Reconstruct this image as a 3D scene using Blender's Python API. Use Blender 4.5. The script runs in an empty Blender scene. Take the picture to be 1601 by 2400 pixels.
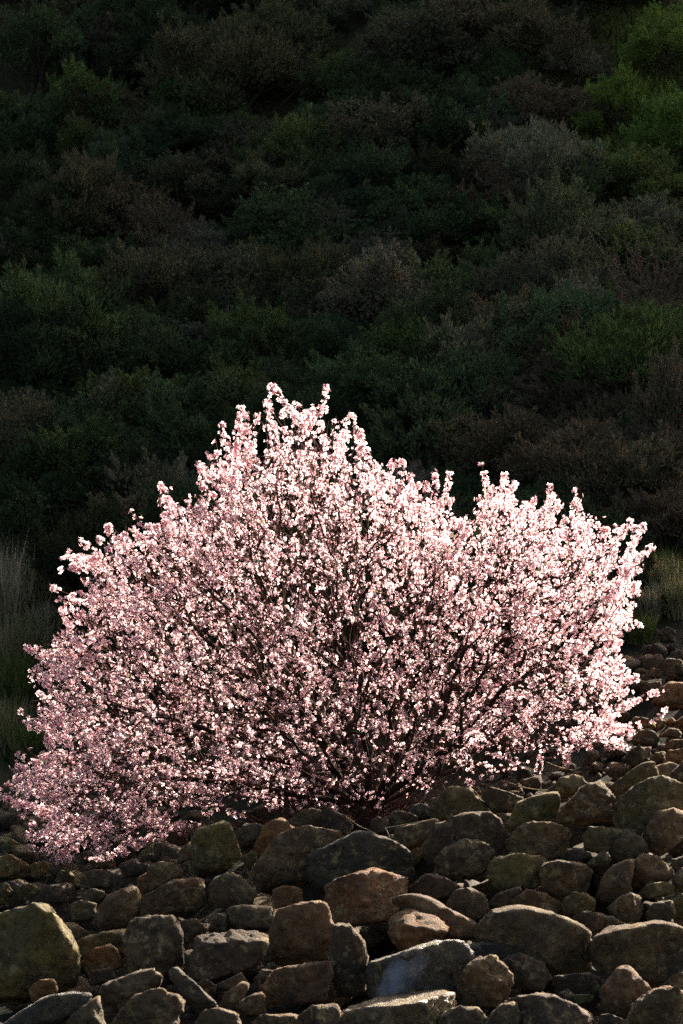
import bpy, bmesh, math, random
import numpy as np
from mathutils import Vector

# ------------------------------------------------------------------ camera, sky, sun, exposure
scene = bpy.context.scene
coll = scene.collection
random.seed(7)
rng = np.random.default_rng(7)

CAM_D, CAM_Z = 20.0, 2.1            # camera stands 20 m in front of the tree, 2.1 m above its foot
K = 5.1 / 1601.0                    # metres per photo pixel at the tree
SUN_AZ, SUN_EL = math.radians(39), math.radians(30)   # sun behind the tree, to the right

cam_data = bpy.data.cameras.new('camera')
cam = bpy.data.objects.new('camera', cam_data)
coll.objects.link(cam)
cam.location = (0, -CAM_D, CAM_Z)
cam.rotation_euler = (math.pi / 2, 0, 0)
cam_data.sensor_fit = 'HORIZONTAL'
cam_data.sensor_width = 36
cam_data.lens = 36 * CAM_D / 5.1
cam_data.clip_end = 500
cam_data.dof.use_dof = True
cam_data.dof.focus_distance = CAM_D - 1.8
cam_data.dof.aperture_fstop = 5.6
scene.camera = cam

world = bpy.data.worlds.new('World')
scene.world = world
world.use_nodes = True
wn, wl = world.node_tree.nodes, world.node_tree.links
sky = wn.new('ShaderNodeTexSky')
sky.sky_type = 'NISHITA'
sky.sun_disc = False
sky.sun_elevation = SUN_EL
sky.sun_rotation = SUN_AZ
sky.dust_density = 6.0
sky.ozone_density = 0.6
wl.new(sky.outputs['Color'], wn['Background'].inputs['Color'])
wn['Background'].inputs['Strength'].default_value = 0.06

sun_data = bpy.data.lights.new('sun', 'SUN')
sun_data.energy = 5.0
sun_data.angle = math.radians(0.5)
sun_data.color = (1.0, 0.9, 0.75)
sun = bpy.data.objects.new('sun', sun_data)
coll.objects.link(sun)
S = Vector((math.sin(SUN_AZ) * math.cos(SUN_EL), math.cos(SUN_AZ) * math.cos(SUN_EL), math.sin(SUN_EL)))
sun.rotation_euler = S.to_track_quat('Z', 'Y').to_euler()
sun.location = (30, 30, 40)

scene.view_settings.view_transform = 'Standard'
scene.view_settings.look = 'None'
scene.view_settings.exposure = 2.2
scene.view_settings.gamma = 1.0
scene.render.engine = 'CYCLES'
scene.cycles.use_denoising = False
scene.cycles.max_bounces = 8
scene.cycles.diffuse_bounces = 4
scene.cycles.transparent_max_bounces = 16
scene.cycles.sample_clamp_indirect = 6


# ------------------------------------------------------------------ helpers
def pix(px, py, y):
    """photo pixel -> point on that sight line at depth y"""
    s = K * (y + CAM_D) / CAM_D
    return np.array([(px - 800.5) * s, y, CAM_Z - (py - 1200) * s])


def hash3(ix, iy, iz):
    h = (ix.astype(np.int64) * 374761393 + iy.astype(np.int64) * 668265263 + iz.astype(np.int64) * 2147483647)
    h = (h ^ (h >> 13)) * 1274126177
    h = h & 0x7fffffff
    h = (h ^ (h >> 16)) & 0xffff
    return h / 65535.0


def vnoise(p):
    p = np.asarray(p, float)
    i = np.floor(p).astype(np.int64)
    f = p - i
    u = f * f * (3 - 2 * f)
    out = 0
    for dx in (0, 1):
        wx = u[..., 0] if dx else 1 - u[..., 0]
        for dy in (0, 1):
            wy = u[..., 1] if dy else 1 - u[..., 1]
            for dz in (0, 1):
                wz = u[..., 2] if dz else 1 - u[..., 2]
                out = out + wx * wy * wz * hash3(i[..., 0] + dx, i[..., 1] + dy, i[..., 2] + dz)
    return out * 2 - 1


def fbm(p, octaves=3):
    p = np.asarray(p, float)
    a, s, o = 1.0, 0.0, 0
    for k in range(octaves):
        o = o + a * vnoise(p + 17.3 * k)
        s += a
        p = p * 2.03
        a *= 0.5
    return o / s


def mesh_from(name, verts, faces_flat, sizes, colors=None, smooth=False, mat=None):
    """verts (n,3); faces_flat flat vertex index array; sizes: verts per face (int or array)"""
    verts = np.asarray(verts, np.float32)
    faces_flat = np.asarray(faces_flat, np.int32).ravel()
    me = bpy.data.meshes.new(name)
    me.vertices.add(len(verts))
    me.vertices.foreach_set('co', verts.ravel())
    if np.isscalar(sizes):
        sizes = np.full(len(faces_flat) // sizes, sizes, np.int32)
    sizes = np.asarray(sizes, np.int32)
    starts = np.concatenate([[0], np.cumsum(sizes)[:-1]]).astype(np.int32)
    me.loops.add(len(faces_flat))
    me.loops.foreach_set('vertex_index', faces_flat)
    me.polygons.add(len(sizes))
    me.polygons.foreach_set('loop_start', starts)
    if smooth:
        me.polygons.foreach_set('use_smooth', np.ones(len(sizes), bool))
    me.update(calc_edges=True)
    if colors is not None:
        ca = me.color_attributes.new('tint', 'FLOAT_COLOR', 'POINT')
        c = np.ones((len(verts), 4), np.float32)
        c[:, :3] = colors
        ca.data.foreach_set('color', c.ravel())
    if mat is not None:
        me.materials.append(mat)
    return me


def obj(name, me, parent=None, kind=None):
    o = bpy.data.objects.new(name, me)
    coll.objects.link(o)
    if parent is not None:
        o.parent = parent
    if kind:
        o['kind'] = kind
    return o


def tag(o, label, cat, group=None):
    o['label'] = label
    o['category'] = cat
    if group:
        o['group'] = group
    return o


class Mat:
    def __init__(self, name):
        self.m = bpy.data.materials.new(name)
        self.m.use_nodes = True
        self.n, self.l = self.m.node_tree.nodes, self.m.node_tree.links
        self.b = self.n['Principled BSDF']
        self.out = self.n['Material Output']

    def new(self, t, **kw):
        nd = self.n.new(t)
        for k, v in kw.items():
            if k in nd.inputs:
                nd.inputs[k].default_value = v
            else:
                setattr(nd, k, v)
        return nd

    def link(self, a, b):
        self.l.new(a, b)

    def mix(self, fac, a, b, mode='MIX'):
        nd = self.n.new('ShaderNodeMix')
        nd.data_type = 'RGBA'
        nd.blend_type = mode
        for sock, v in ((nd.inputs['Factor'], fac), (nd.inputs['A'], a), (nd.inputs['B'], b)):
            if hasattr(v, 'is_output') or hasattr(v, 'node'):
                self.l.new(v, sock)
            elif isinstance(v, (tuple, list)):
                sock.default_value = (*v, 1) if len(v) == 3 else v
            else:
                sock.default_value = v
        for s in nd.inputs:
            pass
        return nd.outputs['Result']

    def mixc(self, fac, a, b, mode='MIX'):
        nd = self.n.new('ShaderNodeMix')
        nd.data_type = 'RGBA'
        nd.blend_type = mode
        for idx, v in ((0, fac), (6, a), (7, b)):
            sock = nd.inputs[idx]
            if isinstance(v, (int, float)):
                sock.default_value = v
            elif isinstance(v, (tuple, list)):
                sock.default_value = (*v, 1) if len(v) == 3 else v
            else:
                self.l.new(v, sock)
        return nd.outputs[2]

    def ramp(self, fac, stops):
        nd = self.n.new('ShaderNodeValToRGB')
        el = nd.color_ramp.elements
        while len(el) < len(stops):
            el.new(0.5)
        for e, (p, c) in zip(el, stops):
            e.position = p
            e.color = (*c, 1) if len(c) == 3 else c
        self.l.new(fac, nd.inputs['Fac'])
        return nd.outputs['Color']

    def noise(self, scale, detail=4, rough=0.6, vec=None):
        nd = self.n.new('ShaderNodeTexNoise')
        nd.inputs['Scale'].default_value = scale
        nd.inputs['Detail'].default_value = detail
        nd.inputs['Roughness'].default_value = rough
        if vec is not None:
            self.l.new(vec, nd.inputs['Vector'])
        return nd.outputs['Fac']


# ------------------------------------------------------------------ materials
def rock_material(name, rough=0.82):
    M = Mat(name)
    tc = M.new('ShaderNodeTexCoord').outputs['Object']
    oi = M.new('ShaderNodeObjectInfo')
    off = M.new('ShaderNodeVectorMath', operation='SCALE')
    cb = M.new('ShaderNodeCombineXYZ')
    for k in 'XYZ':
        M.link(oi.outputs['Random'], cb.inputs[k])
    M.link(cb.outputs[0], off.inputs[0])
    off.inputs['Scale'].default_value = 40
    add = M.new('ShaderNodeVectorMath', operation='ADD')
    M.link(tc, add.inputs[0])
    M.link(off.outputs[0], add.inputs[1])
    v = add.outputs[0]
    n1 = M.noise(5, 5, 0.65, v)
    n2 = M.noise(26, 4, 0.7, v)
    n3 = M.noise(90, 3, 0.7, v)
    col = M.mixc(M.ramp(n1, [(0.3, (0, 0, 0)), (0.72, (1, 1, 1))]), M.mixc(1.0, oi.outputs['Color'], (0.45, 0.42, 0.38), 'MULTIPLY'),
                 M.mixc(1.0, oi.outputs['Color'], (1.6, 1.5, 1.35), 'MULTIPLY'))
    col = M.mixc(M.ramp(n2, [(0.38, (1, 1, 1)), (0.5, (0, 0, 0))]), col, M.mixc(1.0, col, (0.45, 0.42, 0.4), 'MULTIPLY'))
    # pale lichen blotches
    lich = M.ramp(M.noise(16, 6, 0.75, v), [(0.53, (0, 0, 0)), (0.6, (1, 1, 1))])
    lm = M.mixc(1.0, lich, M.ramp(M.noise(3.2, 2, 0.5, v), [(0.36, (0, 0, 0)), (0.56, (0.85, 0.85, 0.85))]), 'MULTIPLY')
    col = M.mixc(lm, col, (0.36, 0.26, 0.11))
    # rusty / mossy stain
    st = M.ramp(M.noise(7, 4, 0.6, v), [(0.55, (0, 0, 0)), (0.75, (0.7, 0.7, 0.7))])
    col = M.mixc(st, col, M.mixc(0.5, col, (0.2, 0.12, 0.03)))
    M.link(col, M.b.inputs['Base Color'])
    M.b.inputs['Roughness'].default_value = rough
    bp = M.new('ShaderNodeBump', Strength=1.0, Distance=0.05)
    mixh = M.new('ShaderNodeMath', operation='MULTIPLY_ADD')
    M.link(n2, mixh.inputs[0]); mixh.inputs[1].default_value = 0.8
    M.link(n3, mixh.inputs[2])
    M.link(mixh.outputs[0], bp.inputs['Height'])
    M.link(bp.outputs[0], M.b.inputs['Normal'])
    return M.m


MAT_ROCK = rock_material('weathered_rock')
MAT_WET = rock_material('wet_rock', 0.48)


def petal_material():
    M = Mat('almond_petal')
    at = M.new('ShaderNodeVertexColor', layer_name='tint')
    df = M.new('ShaderNodeBsdfDiffuse')
    tr = M.new('ShaderNodeBsdfTranslucent')
    mx = M.new('ShaderNodeMixShader')
    mx.inputs[0].default_value = 0.8
    M.link(at.outputs[0], df.inputs['Color'])
    M.link(at.outputs[0], tr.inputs['Color'])
    M.link(df.outputs[0], mx.inputs[1])
    M.link(tr.outputs[0], mx.inputs[2])
    M.link(mx.outputs[0], M.out.inputs['Surface'])
    return M.m


MAT_PETAL = petal_material()


def leaf_material(name, use_object_color=True, transl=0.3):
    M = Mat(name)
    at = M.new('ShaderNodeVertexColor', layer_name='tint')
    col = at.outputs[0]
    if use_object_color:
        oi = M.new('ShaderNodeObjectInfo')
        col = M.mixc(1.0, col, oi.outputs['Color'], 'MULTIPLY')
    df = M.new('ShaderNodeBsdfDiffuse')
    tr = M.new('ShaderNodeBsdfTranslucent')
    mx = M.new('ShaderNodeMixShader')
    mx.inputs[0].default_value = transl
    M.link(col, df.inputs['Color'])
    M.link(col, tr.inputs['Color'])
    M.link(df.outputs[0], mx.inputs[1])
    M.link(tr.outputs[0], mx.inputs[2])
    M.link(mx.outputs[0], M.out.inputs['Surface'])
    return M.m


MAT_LEAF = leaf_material('shrub_leaf')
MAT_GRASS = leaf_material('grass_blade', False, 0.35)


def bark_material(name, c1, c2, scale=30):
    M = Mat(name)
    tc = M.new('ShaderNodeTexCoord').outputs['Object']
    n = M.noise(scale, 5, 0.7, tc)
    M.link(M.ramp(n, [(0.3, c1), (0.7, c2)]), M.b.inputs['Base Color'])
    M.b.inputs['Roughness'].default_value = 0.95
    M.b.inputs['Specular IOR Level'].default_value = 0.12
    bp = M.new('ShaderNodeBump', Strength=0.6, Distance=0.01)
    M.link(n, bp.inputs['Height'])
    M.link(bp.outputs[0], M.b.inputs['Normal'])
    return M.m


MAT_BARK = bark_material('almond_bark', (0.012, 0.007, 0.005), (0.04, 0.022, 0.014))
MAT_TWIG = bark_material('almond_twig', (0.035, 0.015, 0.01), (0.1, 0.046, 0.03))
MAT_STEM = bark_material('shrub_wood', (0.03, 0.022, 0.016), (0.09, 0.07, 0.05))
MAT_DEAD = bark_material('dead_wood', (0.16, 0.13, 0.1), (0.34, 0.29, 0.24))
MAT_STRAW = bark_material('dry_cane', (0.3, 0.22, 0.11), (0.5, 0.4, 0.22))


def ground_material():
    M = Mat('hill_soil')
    tc = M.new('ShaderNodeTexCoord').outputs['Object']
    n1 = M.noise(0.7, 5, 0.6, tc)
    n2 = M.noise(9, 5, 0.7, tc)
    n3 = M.noise(2.3, 4, 0.6, tc)
    c = M.mixc(M.ramp(n1, [(0.42, (0, 0, 0)), (0.6, (1, 1, 1))]), (0.024, 0.028, 0.009), (0.055, 0.035, 0.015))
    c = M.mixc(M.ramp(n2, [(0.4, (0, 0, 0)), (0.7, (1, 1, 1))]), c, M.mixc(0.6, c, (0.02, 0.016, 0.01)))
    c = M.mixc(M.ramp(n3, [(0.55, (0, 0, 0)), (0.75, (0.8, 0.8, 0.8))]), c, (0.022, 0.036, 0.009))
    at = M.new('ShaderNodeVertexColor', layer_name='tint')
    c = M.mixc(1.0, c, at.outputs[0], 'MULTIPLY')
    M.link(c, M.b.inputs['Base Color'])
    M.b.inputs['Roughness'].default_value = 0.95
    M.b.inputs['Specular IOR Level'].default_value = 0.15
    bp = M.new('ShaderNodeBump', Strength=0.8, Distance=0.06)
    M.link(n2, bp.inputs['Height'])
    M.link(bp.outputs[0], M.b.inputs['Normal'])
    return M.m


MAT_SOIL = ground_material()


def water_material(name, veil):
    M = Mat(name)
    if veil:
        tc = M.new('ShaderNodeTexCoord').outputs['Object']
        mp = M.new('ShaderNodeMapping')
        mp.inputs['Rotation'].default_value = (0, math.radians(28), 0)
        mp.inputs['Scale'].default_value = (11, 6, 2)
        M.link(tc, mp.inputs['Vector'])
        n = M.noise(1.0, 5, 0.65, mp.outputs[0])
        at = M.new('ShaderNodeVertexColor', layer_name='tint')
        sep = M.new('ShaderNodeSeparateColor')
        M.link(at.outputs[0], sep.inputs[0])
        f = M.ramp(n, [(0.3, (0.1, 0.1, 0.1)), (0.75, (0.42, 0.42, 0.42))])
        mul = M.new('ShaderNodeMath', operation='MULTIPLY')
        M.link(f, mul.inputs[0]); M.link(sep.outputs[0], mul.inputs[1])
        tr = M.new('ShaderNodeBsdfTransparent')
        M.b.inputs['Base Color'].default_value = (0.55, 0.62, 0.72, 1)
        M.b.inputs['Roughness'].default_value = 0.25
        mx = M.new('ShaderNodeMixShader')
        M.link(mul.outputs[0], mx.inputs[0])
        M.link(tr.outputs[0], mx.inputs[1])
        M.link(M.b.outputs[0], mx.inputs[2])
        M.link(mx.outputs[0], M.out.inputs['Surface'])
    else:
        M.b.inputs['Base Color'].default_value = (0.02, 0.03, 0.035, 1)
        M.b.inputs['Roughness'].default_value = 0.06
        tc = M.new('ShaderNodeTexCoord').outputs['Object']
        bp = M.new('ShaderNodeBump', Strength=0.5, Distance=0.02)
        M.link(M.noise(14, 3, 0.6, tc), bp.inputs['Height'])
        M.link(bp.outputs[0], M.b.inputs['Normal'])
    return M.m


MAT_VEIL = water_material('falling_water', True)
MAT_WATER = water_material('stream_water', False)

# ------------------------------------------------------------------ terrain
TX = np.array([-70, -4, -2.6, -1.7, -1.0, 0.3, 1.6, 2.6, 4, 70.])
TY = np.array([-60, -9, -5.2, -3.6, -2.7, -1.3, 0, 2, 4, 6, 9, 13, 17, 21, 24, 28, 33, 40, 60, 100.])
TZ = np.array([
    [-1.5] * 10,
    [-1.05] * 10,
    [-.77] * 10,
    [-.66, -.66, -.66, -.62, -.46, -.38, -.4, -.42, -.42, -.3],
    [-.66, -.66, -.66, -.6, -.28, -.18, .28, .36, .4, .4],
    [-.66, -.66, -.66, -.58, -.13, -.02, .20, .3, .36, .5],
    [-.65, -.65, -.65, -.6, -.15, -.05, .2, .4, .6, 1.],
    [-.65, -.65, -.62, -.5, -.2, .1, .45, .78, 1., 2.],
    [-.6, -.6, -.58, -.3, 0, .4, .8, 1.1, 1.4, 2.2],
    [.0, -.3, -.2, .1, .4, .9, 1.35, 1.6, 1.9, 2.8],
    [1.5, 1.5, 1.6, 1.8, 2.0, 2.3, 2.6, 2.8, 3.0, 3.5],
    [4.2, 4.2, 4.3, 4.4, 4.5, 4.7, 4.9, 5.1, 5.3, 6],
    [7.0, 7.0, 7.1, 7.2, 7.3, 7.5, 7.7, 7.9, 8.1, 9],
    [10.2, 10.2, 10.3, 10.4, 10.5, 10.7, 10.9, 11.1, 11.3, 12],
    [13.4] * 10,
    [18.6] * 10,
    [23.9] * 10,
    [23.2] * 10,
    [14.] * 10,
    [4.] * 10])


def interp2(x, y, T):
    x = np.clip(x, TX[0], TX[-1] - 1e-6); y = np.clip(y, TY[0], TY[-1] - 1e-6)
    i = np.clip(np.searchsorted(TX, x, side='right') - 1, 0, len(TX) - 2)
    j = np.clip(np.searchsorted(TY, y, side='right') - 1, 0, len(TY) - 2)
    u = (x - TX[i]) / (TX[i + 1] - TX[i]); v = (y - TY[j]) / (TY[j + 1] - TY[j])
    return (T[j, i] * (1 - u) + T[j, i + 1] * u) * (1 - v) + (T[j + 1, i] * (1 - u) + T[j + 1, i + 1] * u) * v


def ground_z(x, y):
    """the visible surface (tops of the packed stones in front, soil on the hill)"""
    x = np.asarray(x, float); y = np.asarray(y, float)
    z = 0
    for dx, dy, w in ((0, 0, .4), (.25, 0, .15), (-.25, 0, .15), (0, .3, .15), (0, -.3, .15)):
        z = z + w * interp2(x + dx, y + dy, TZ)
    hill = np.clip((y - 6) / 6, 0, 1) * np.clip((31 - y) / 4, 0.25, 1)
    p = np.stack([x * 0.28, y * 0.28, np.zeros_like(x)], -1)
    q = np.stack([x * 0.9, y * 0.9, np.zeros_like(x) + 5], -1)
    z = z + hill * (0.55 * fbm(p, 2) + 0.22 * fbm(q, 2))
    return z


def rocky(x, y):
    """1 where the ground is covered with stones"""
    e = np.interp(x, [-4, -1.7, 0.3, 1.6, 2.6, 4], [5.2, 5.0, 3.0, 3.0, 4.3, 4.6])
    return np.clip((e - y) / 0.8, 0, 1)


def terrain_z(x, y):
    x = np.asarray(x, float); y = np.asarray(y, float)
    hollow = np.clip((y + 1.1) / 0.4, 0, 1) * np.clip((2.6 - y) / 0.8, 0, 1) * np.clip((x + 1.3) / 0.5, 0, 1) * np.clip((2.9 - x) / 0.8, 0, 1)
    return ground_z(x, y) - rocky(x, y) * np.interp(y, [-6.5, -5.6, -1.6, -0.8], [0.2, 0.5, 0.5, 0.1]) - 0.24 * hollow


def cast(px, py, fn=ground_z):
    """where the sight line through a photo pixel meets the ground"""
    ys = np.linspace(-7.0, 34, 1700)
    P = np.array([pix(px, py, y) for y in (0.0, 1.0)])
    d = P[1] - P[0]
    pts = P[0][None] + ys[:, None] * d[None]
    gz = fn(pts[:, 0], pts[:, 1])
    hit = np.nonzero(gz >= pts[:, 2])[0]
    k = hit[0] if len(hit) else len(ys) - 1
    return pts[k]


gx = np.unique(np.round(np.concatenate([np.linspace(-70, -9, 26), np.linspace(-9, 9, 181), np.linspace(9, 70, 26)]), 3))
gy = np.unique(np.round(np.concatenate([np.linspace(-60, -8, 14), np.linspace(-8, 26, 310), np.linspace(26, 36, 30), np.linspace(36, 100, 20)]), 3))
GX, GY = np.meshgrid(gx, gy)
GZ = terrain_z(GX, GY)
fine = fbm(np.stack([GX * 2.5, GY * 2.5, GX * 0], -1), 3)
GZ = GZ + fine * 0.05 * np.clip((GY - 4) / 3, 0, 1)
nx_, ny_ = len(gx), len(gy)
idx = np.arange(nx_ * ny_).reshape(ny_, nx_)
F = np.stack([idx[:-1, :-1], idx[:-1, 1:], idx[1:, 1:], idx[1:, :-1]], -1).reshape(-1, 4)
hill = obj('hillside', mesh_from('hillside', np.stack([GX, GY, GZ], -1).reshape(-1, 3), F, 4, colors=np.repeat((1 - 0.62 * rocky(GX, GY)).reshape(-1, 1), 3, 1), smooth=True, mat=MAT_SOIL), kind='structure')  # soil colour darkened among the stones, standing in for shade in the gaps
hill['label'] = 'steep shaded hillside of soil and grass behind the blossoming tree'

# ------------------------------------------------------------------ rocks
ICO = {}


def ico(level):
    if level not in ICO:
        bm = bmesh.new()
        bmesh.ops.create_icosphere(bm, subdivisions=level, radius=1)
        bm.verts.ensure_lookup_table()
        v = np.array([x.co[:] for x in bm.verts])
        f = np.array([[a.index for a in fc.verts] for fc in bm.faces])
        bm.free()
        ICO[level] = (v, f)
    return ICO[level]


def hull2(pts):
    pts = sorted(map(tuple, pts))
    def half(ps):
        h = []
        for p in ps:
            while len(h) >= 2 and (h[-1][0] - h[-2][0]) * (p[1] - h[-2][1]) - (h[-1][1] - h[-2][1]) * (p[0] - h[-2][0]) <= 0:
                h.pop()
            h.append(p)
        return h
    a, b = half(pts), half(pts[::-1])
    return np.array(a[:-1] + b[:-1])     # counter-clockwise


def rock_planes(poly, D, r, top=None):
    """poly: outline in the x-z plane about the origin (metres); D: half depth"""
    h = hull2(poly)
    N, H = [], []
    n = len(h)
    for i in range(n):
        a, b = h[i], h[(i + 1) % n]
        e = b - a
        L = np.hypot(*e)
        if L < 1e-4:
            continue
        nx, nz = e[1] / L, -e[0] / L
        d = nx * a[0] + nz * a[1]
        t1, t2 = r.uniform(0.1, 0.45), r.uniform(0.1, 0.45)
        if nz > 0.25 or nx > 0.5:
            t1 = r.uniform(-0.2, -0.06) if nz > 0.25 else r.uniform(-0.12, 0.0)
        if top is not None and nz > 0.8:
            t1 = top
        for t, s in ((t1, -1), (t2, 1)):
            N.append((nx * math.cos(t), s * math.sin(t), nz * math.cos(t)))
            H.append(max(d, 0.02) * math.cos(t))
    w = np.ptp(h[:, 0]); hh = np.ptp(h[:, 1])
    for s in (-1, 1):
        for k in range(5 if s < 0 else 3):
            v = np.array([r.normal(-0.05, 0.5), s, r.normal(-0.15 if s < 0 else 0, 0.32)])
            v /= np.linalg.norm(v)
            N.append(tuple(v)); H.append(D * r.uniform(0.82, 1.12))
    return np.array(N), np.array(H)


def rock_surface(dirs, N, H, p):
    q = np.clip(dirs @ N.T, 0, None) / H[None]
    q = q ** p
    return q.sum(1) ** (-1.0 / p)


def rock_mesh(name, poly, D, seed, level=4, p=13, rough=1.0, top=None, mat=None):
    r = np.random.default_rng(seed)
    N, H = rock_planes(poly, D, r, top)
    v, f = ico(level)
    w, hh = np.ptp(poly[:, 0]) / 2, np.ptp(poly[:, 1]) / 2
    d = v * np.array([w, D, hh])
    d /= np.linalg.norm(d, axis=1)[:, None]
    R = rock_surface(d, N, H, p) * 1.035
    P = d * R[:, None]
    s = (w + hh) / 2
    o = r.uniform(-50, 50, 3)
    dn = 0.085 * fbm(P / s * 1.5 + o, 3) + 0.06 * fbm(P / s * 4.5 + o, 3)
    g = fbm(P * 28 + o, 2)
    dn = dn + (0.012 / s) * g - (0.012 / s) * np.clip(fbm(P * 14 + o + 5, 2) - 0.25, 0, 1)
    ridg = np.abs(fbm(P / s * 2.6 + o + 9, 2))
    dn = dn - 0.05 * np.clip(0.1 - ridg, 0, 1) / 0.1
    P = P * (1 + dn * rough)[:, None]
    return mesh_from(name, P, f, 3, smooth=True, mat=mat or MAT_ROCK), (N, H, p, w, hh, D)


LAND_ROCK, LAND_SHRUB = [], []
CUT = (' with ', ' whose ', ' between ', ' behind ', ' under ', ' below ', ' above ', ' beside ', ' right of ', ' left of ', ' in ', ' at ', ' on ', ' next to ', ' touching ', ' lying ', ' leaning ', ' resting ', ' standing ', ' over ', ' of ', ' highest ', ' half ', ' lowest ', ' just ', ' among ', ' lit ')


def short(label):
    k = min([label.find(c) for c in CUT if c in label] + [len(label)])
    return label[:k]


def relative(noun, p, marks, slope=False):
    """name a thing by the nearest distinctive neighbour it lies above, below or beside"""
    p = np.array(p)
    d = [np.linalg.norm((p - np.array(q)) * np.array([1, 0.6, 1])) for q, _ in marks]
    q, nm = marks[int(np.argmin(d))]
    dz = p[2] - q[2]; dx = p[0] - q[0]
    if abs(dz) > abs(dx) * 0.7:
        w = ('uphill from' if dz > 0 else 'downhill from') if slope else ('above' if dz > 0 else 'below')
    else:
        w = 'beside'
    return '%s %s the %s' % (noun, w, nm)


# colour families (base colours)
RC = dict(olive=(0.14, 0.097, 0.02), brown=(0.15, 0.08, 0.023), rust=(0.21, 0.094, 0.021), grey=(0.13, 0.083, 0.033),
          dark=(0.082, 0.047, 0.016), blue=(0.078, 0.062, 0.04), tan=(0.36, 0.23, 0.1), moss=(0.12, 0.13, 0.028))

PILE = 'boulders heaped in front of the almond tree'
WALL = 'stones packed in the bank under the right side of the tree'
SCREE = 'small stones of the scree under the left branches'
SLOPE = 'stones on the slope beyond the right branches'
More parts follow.
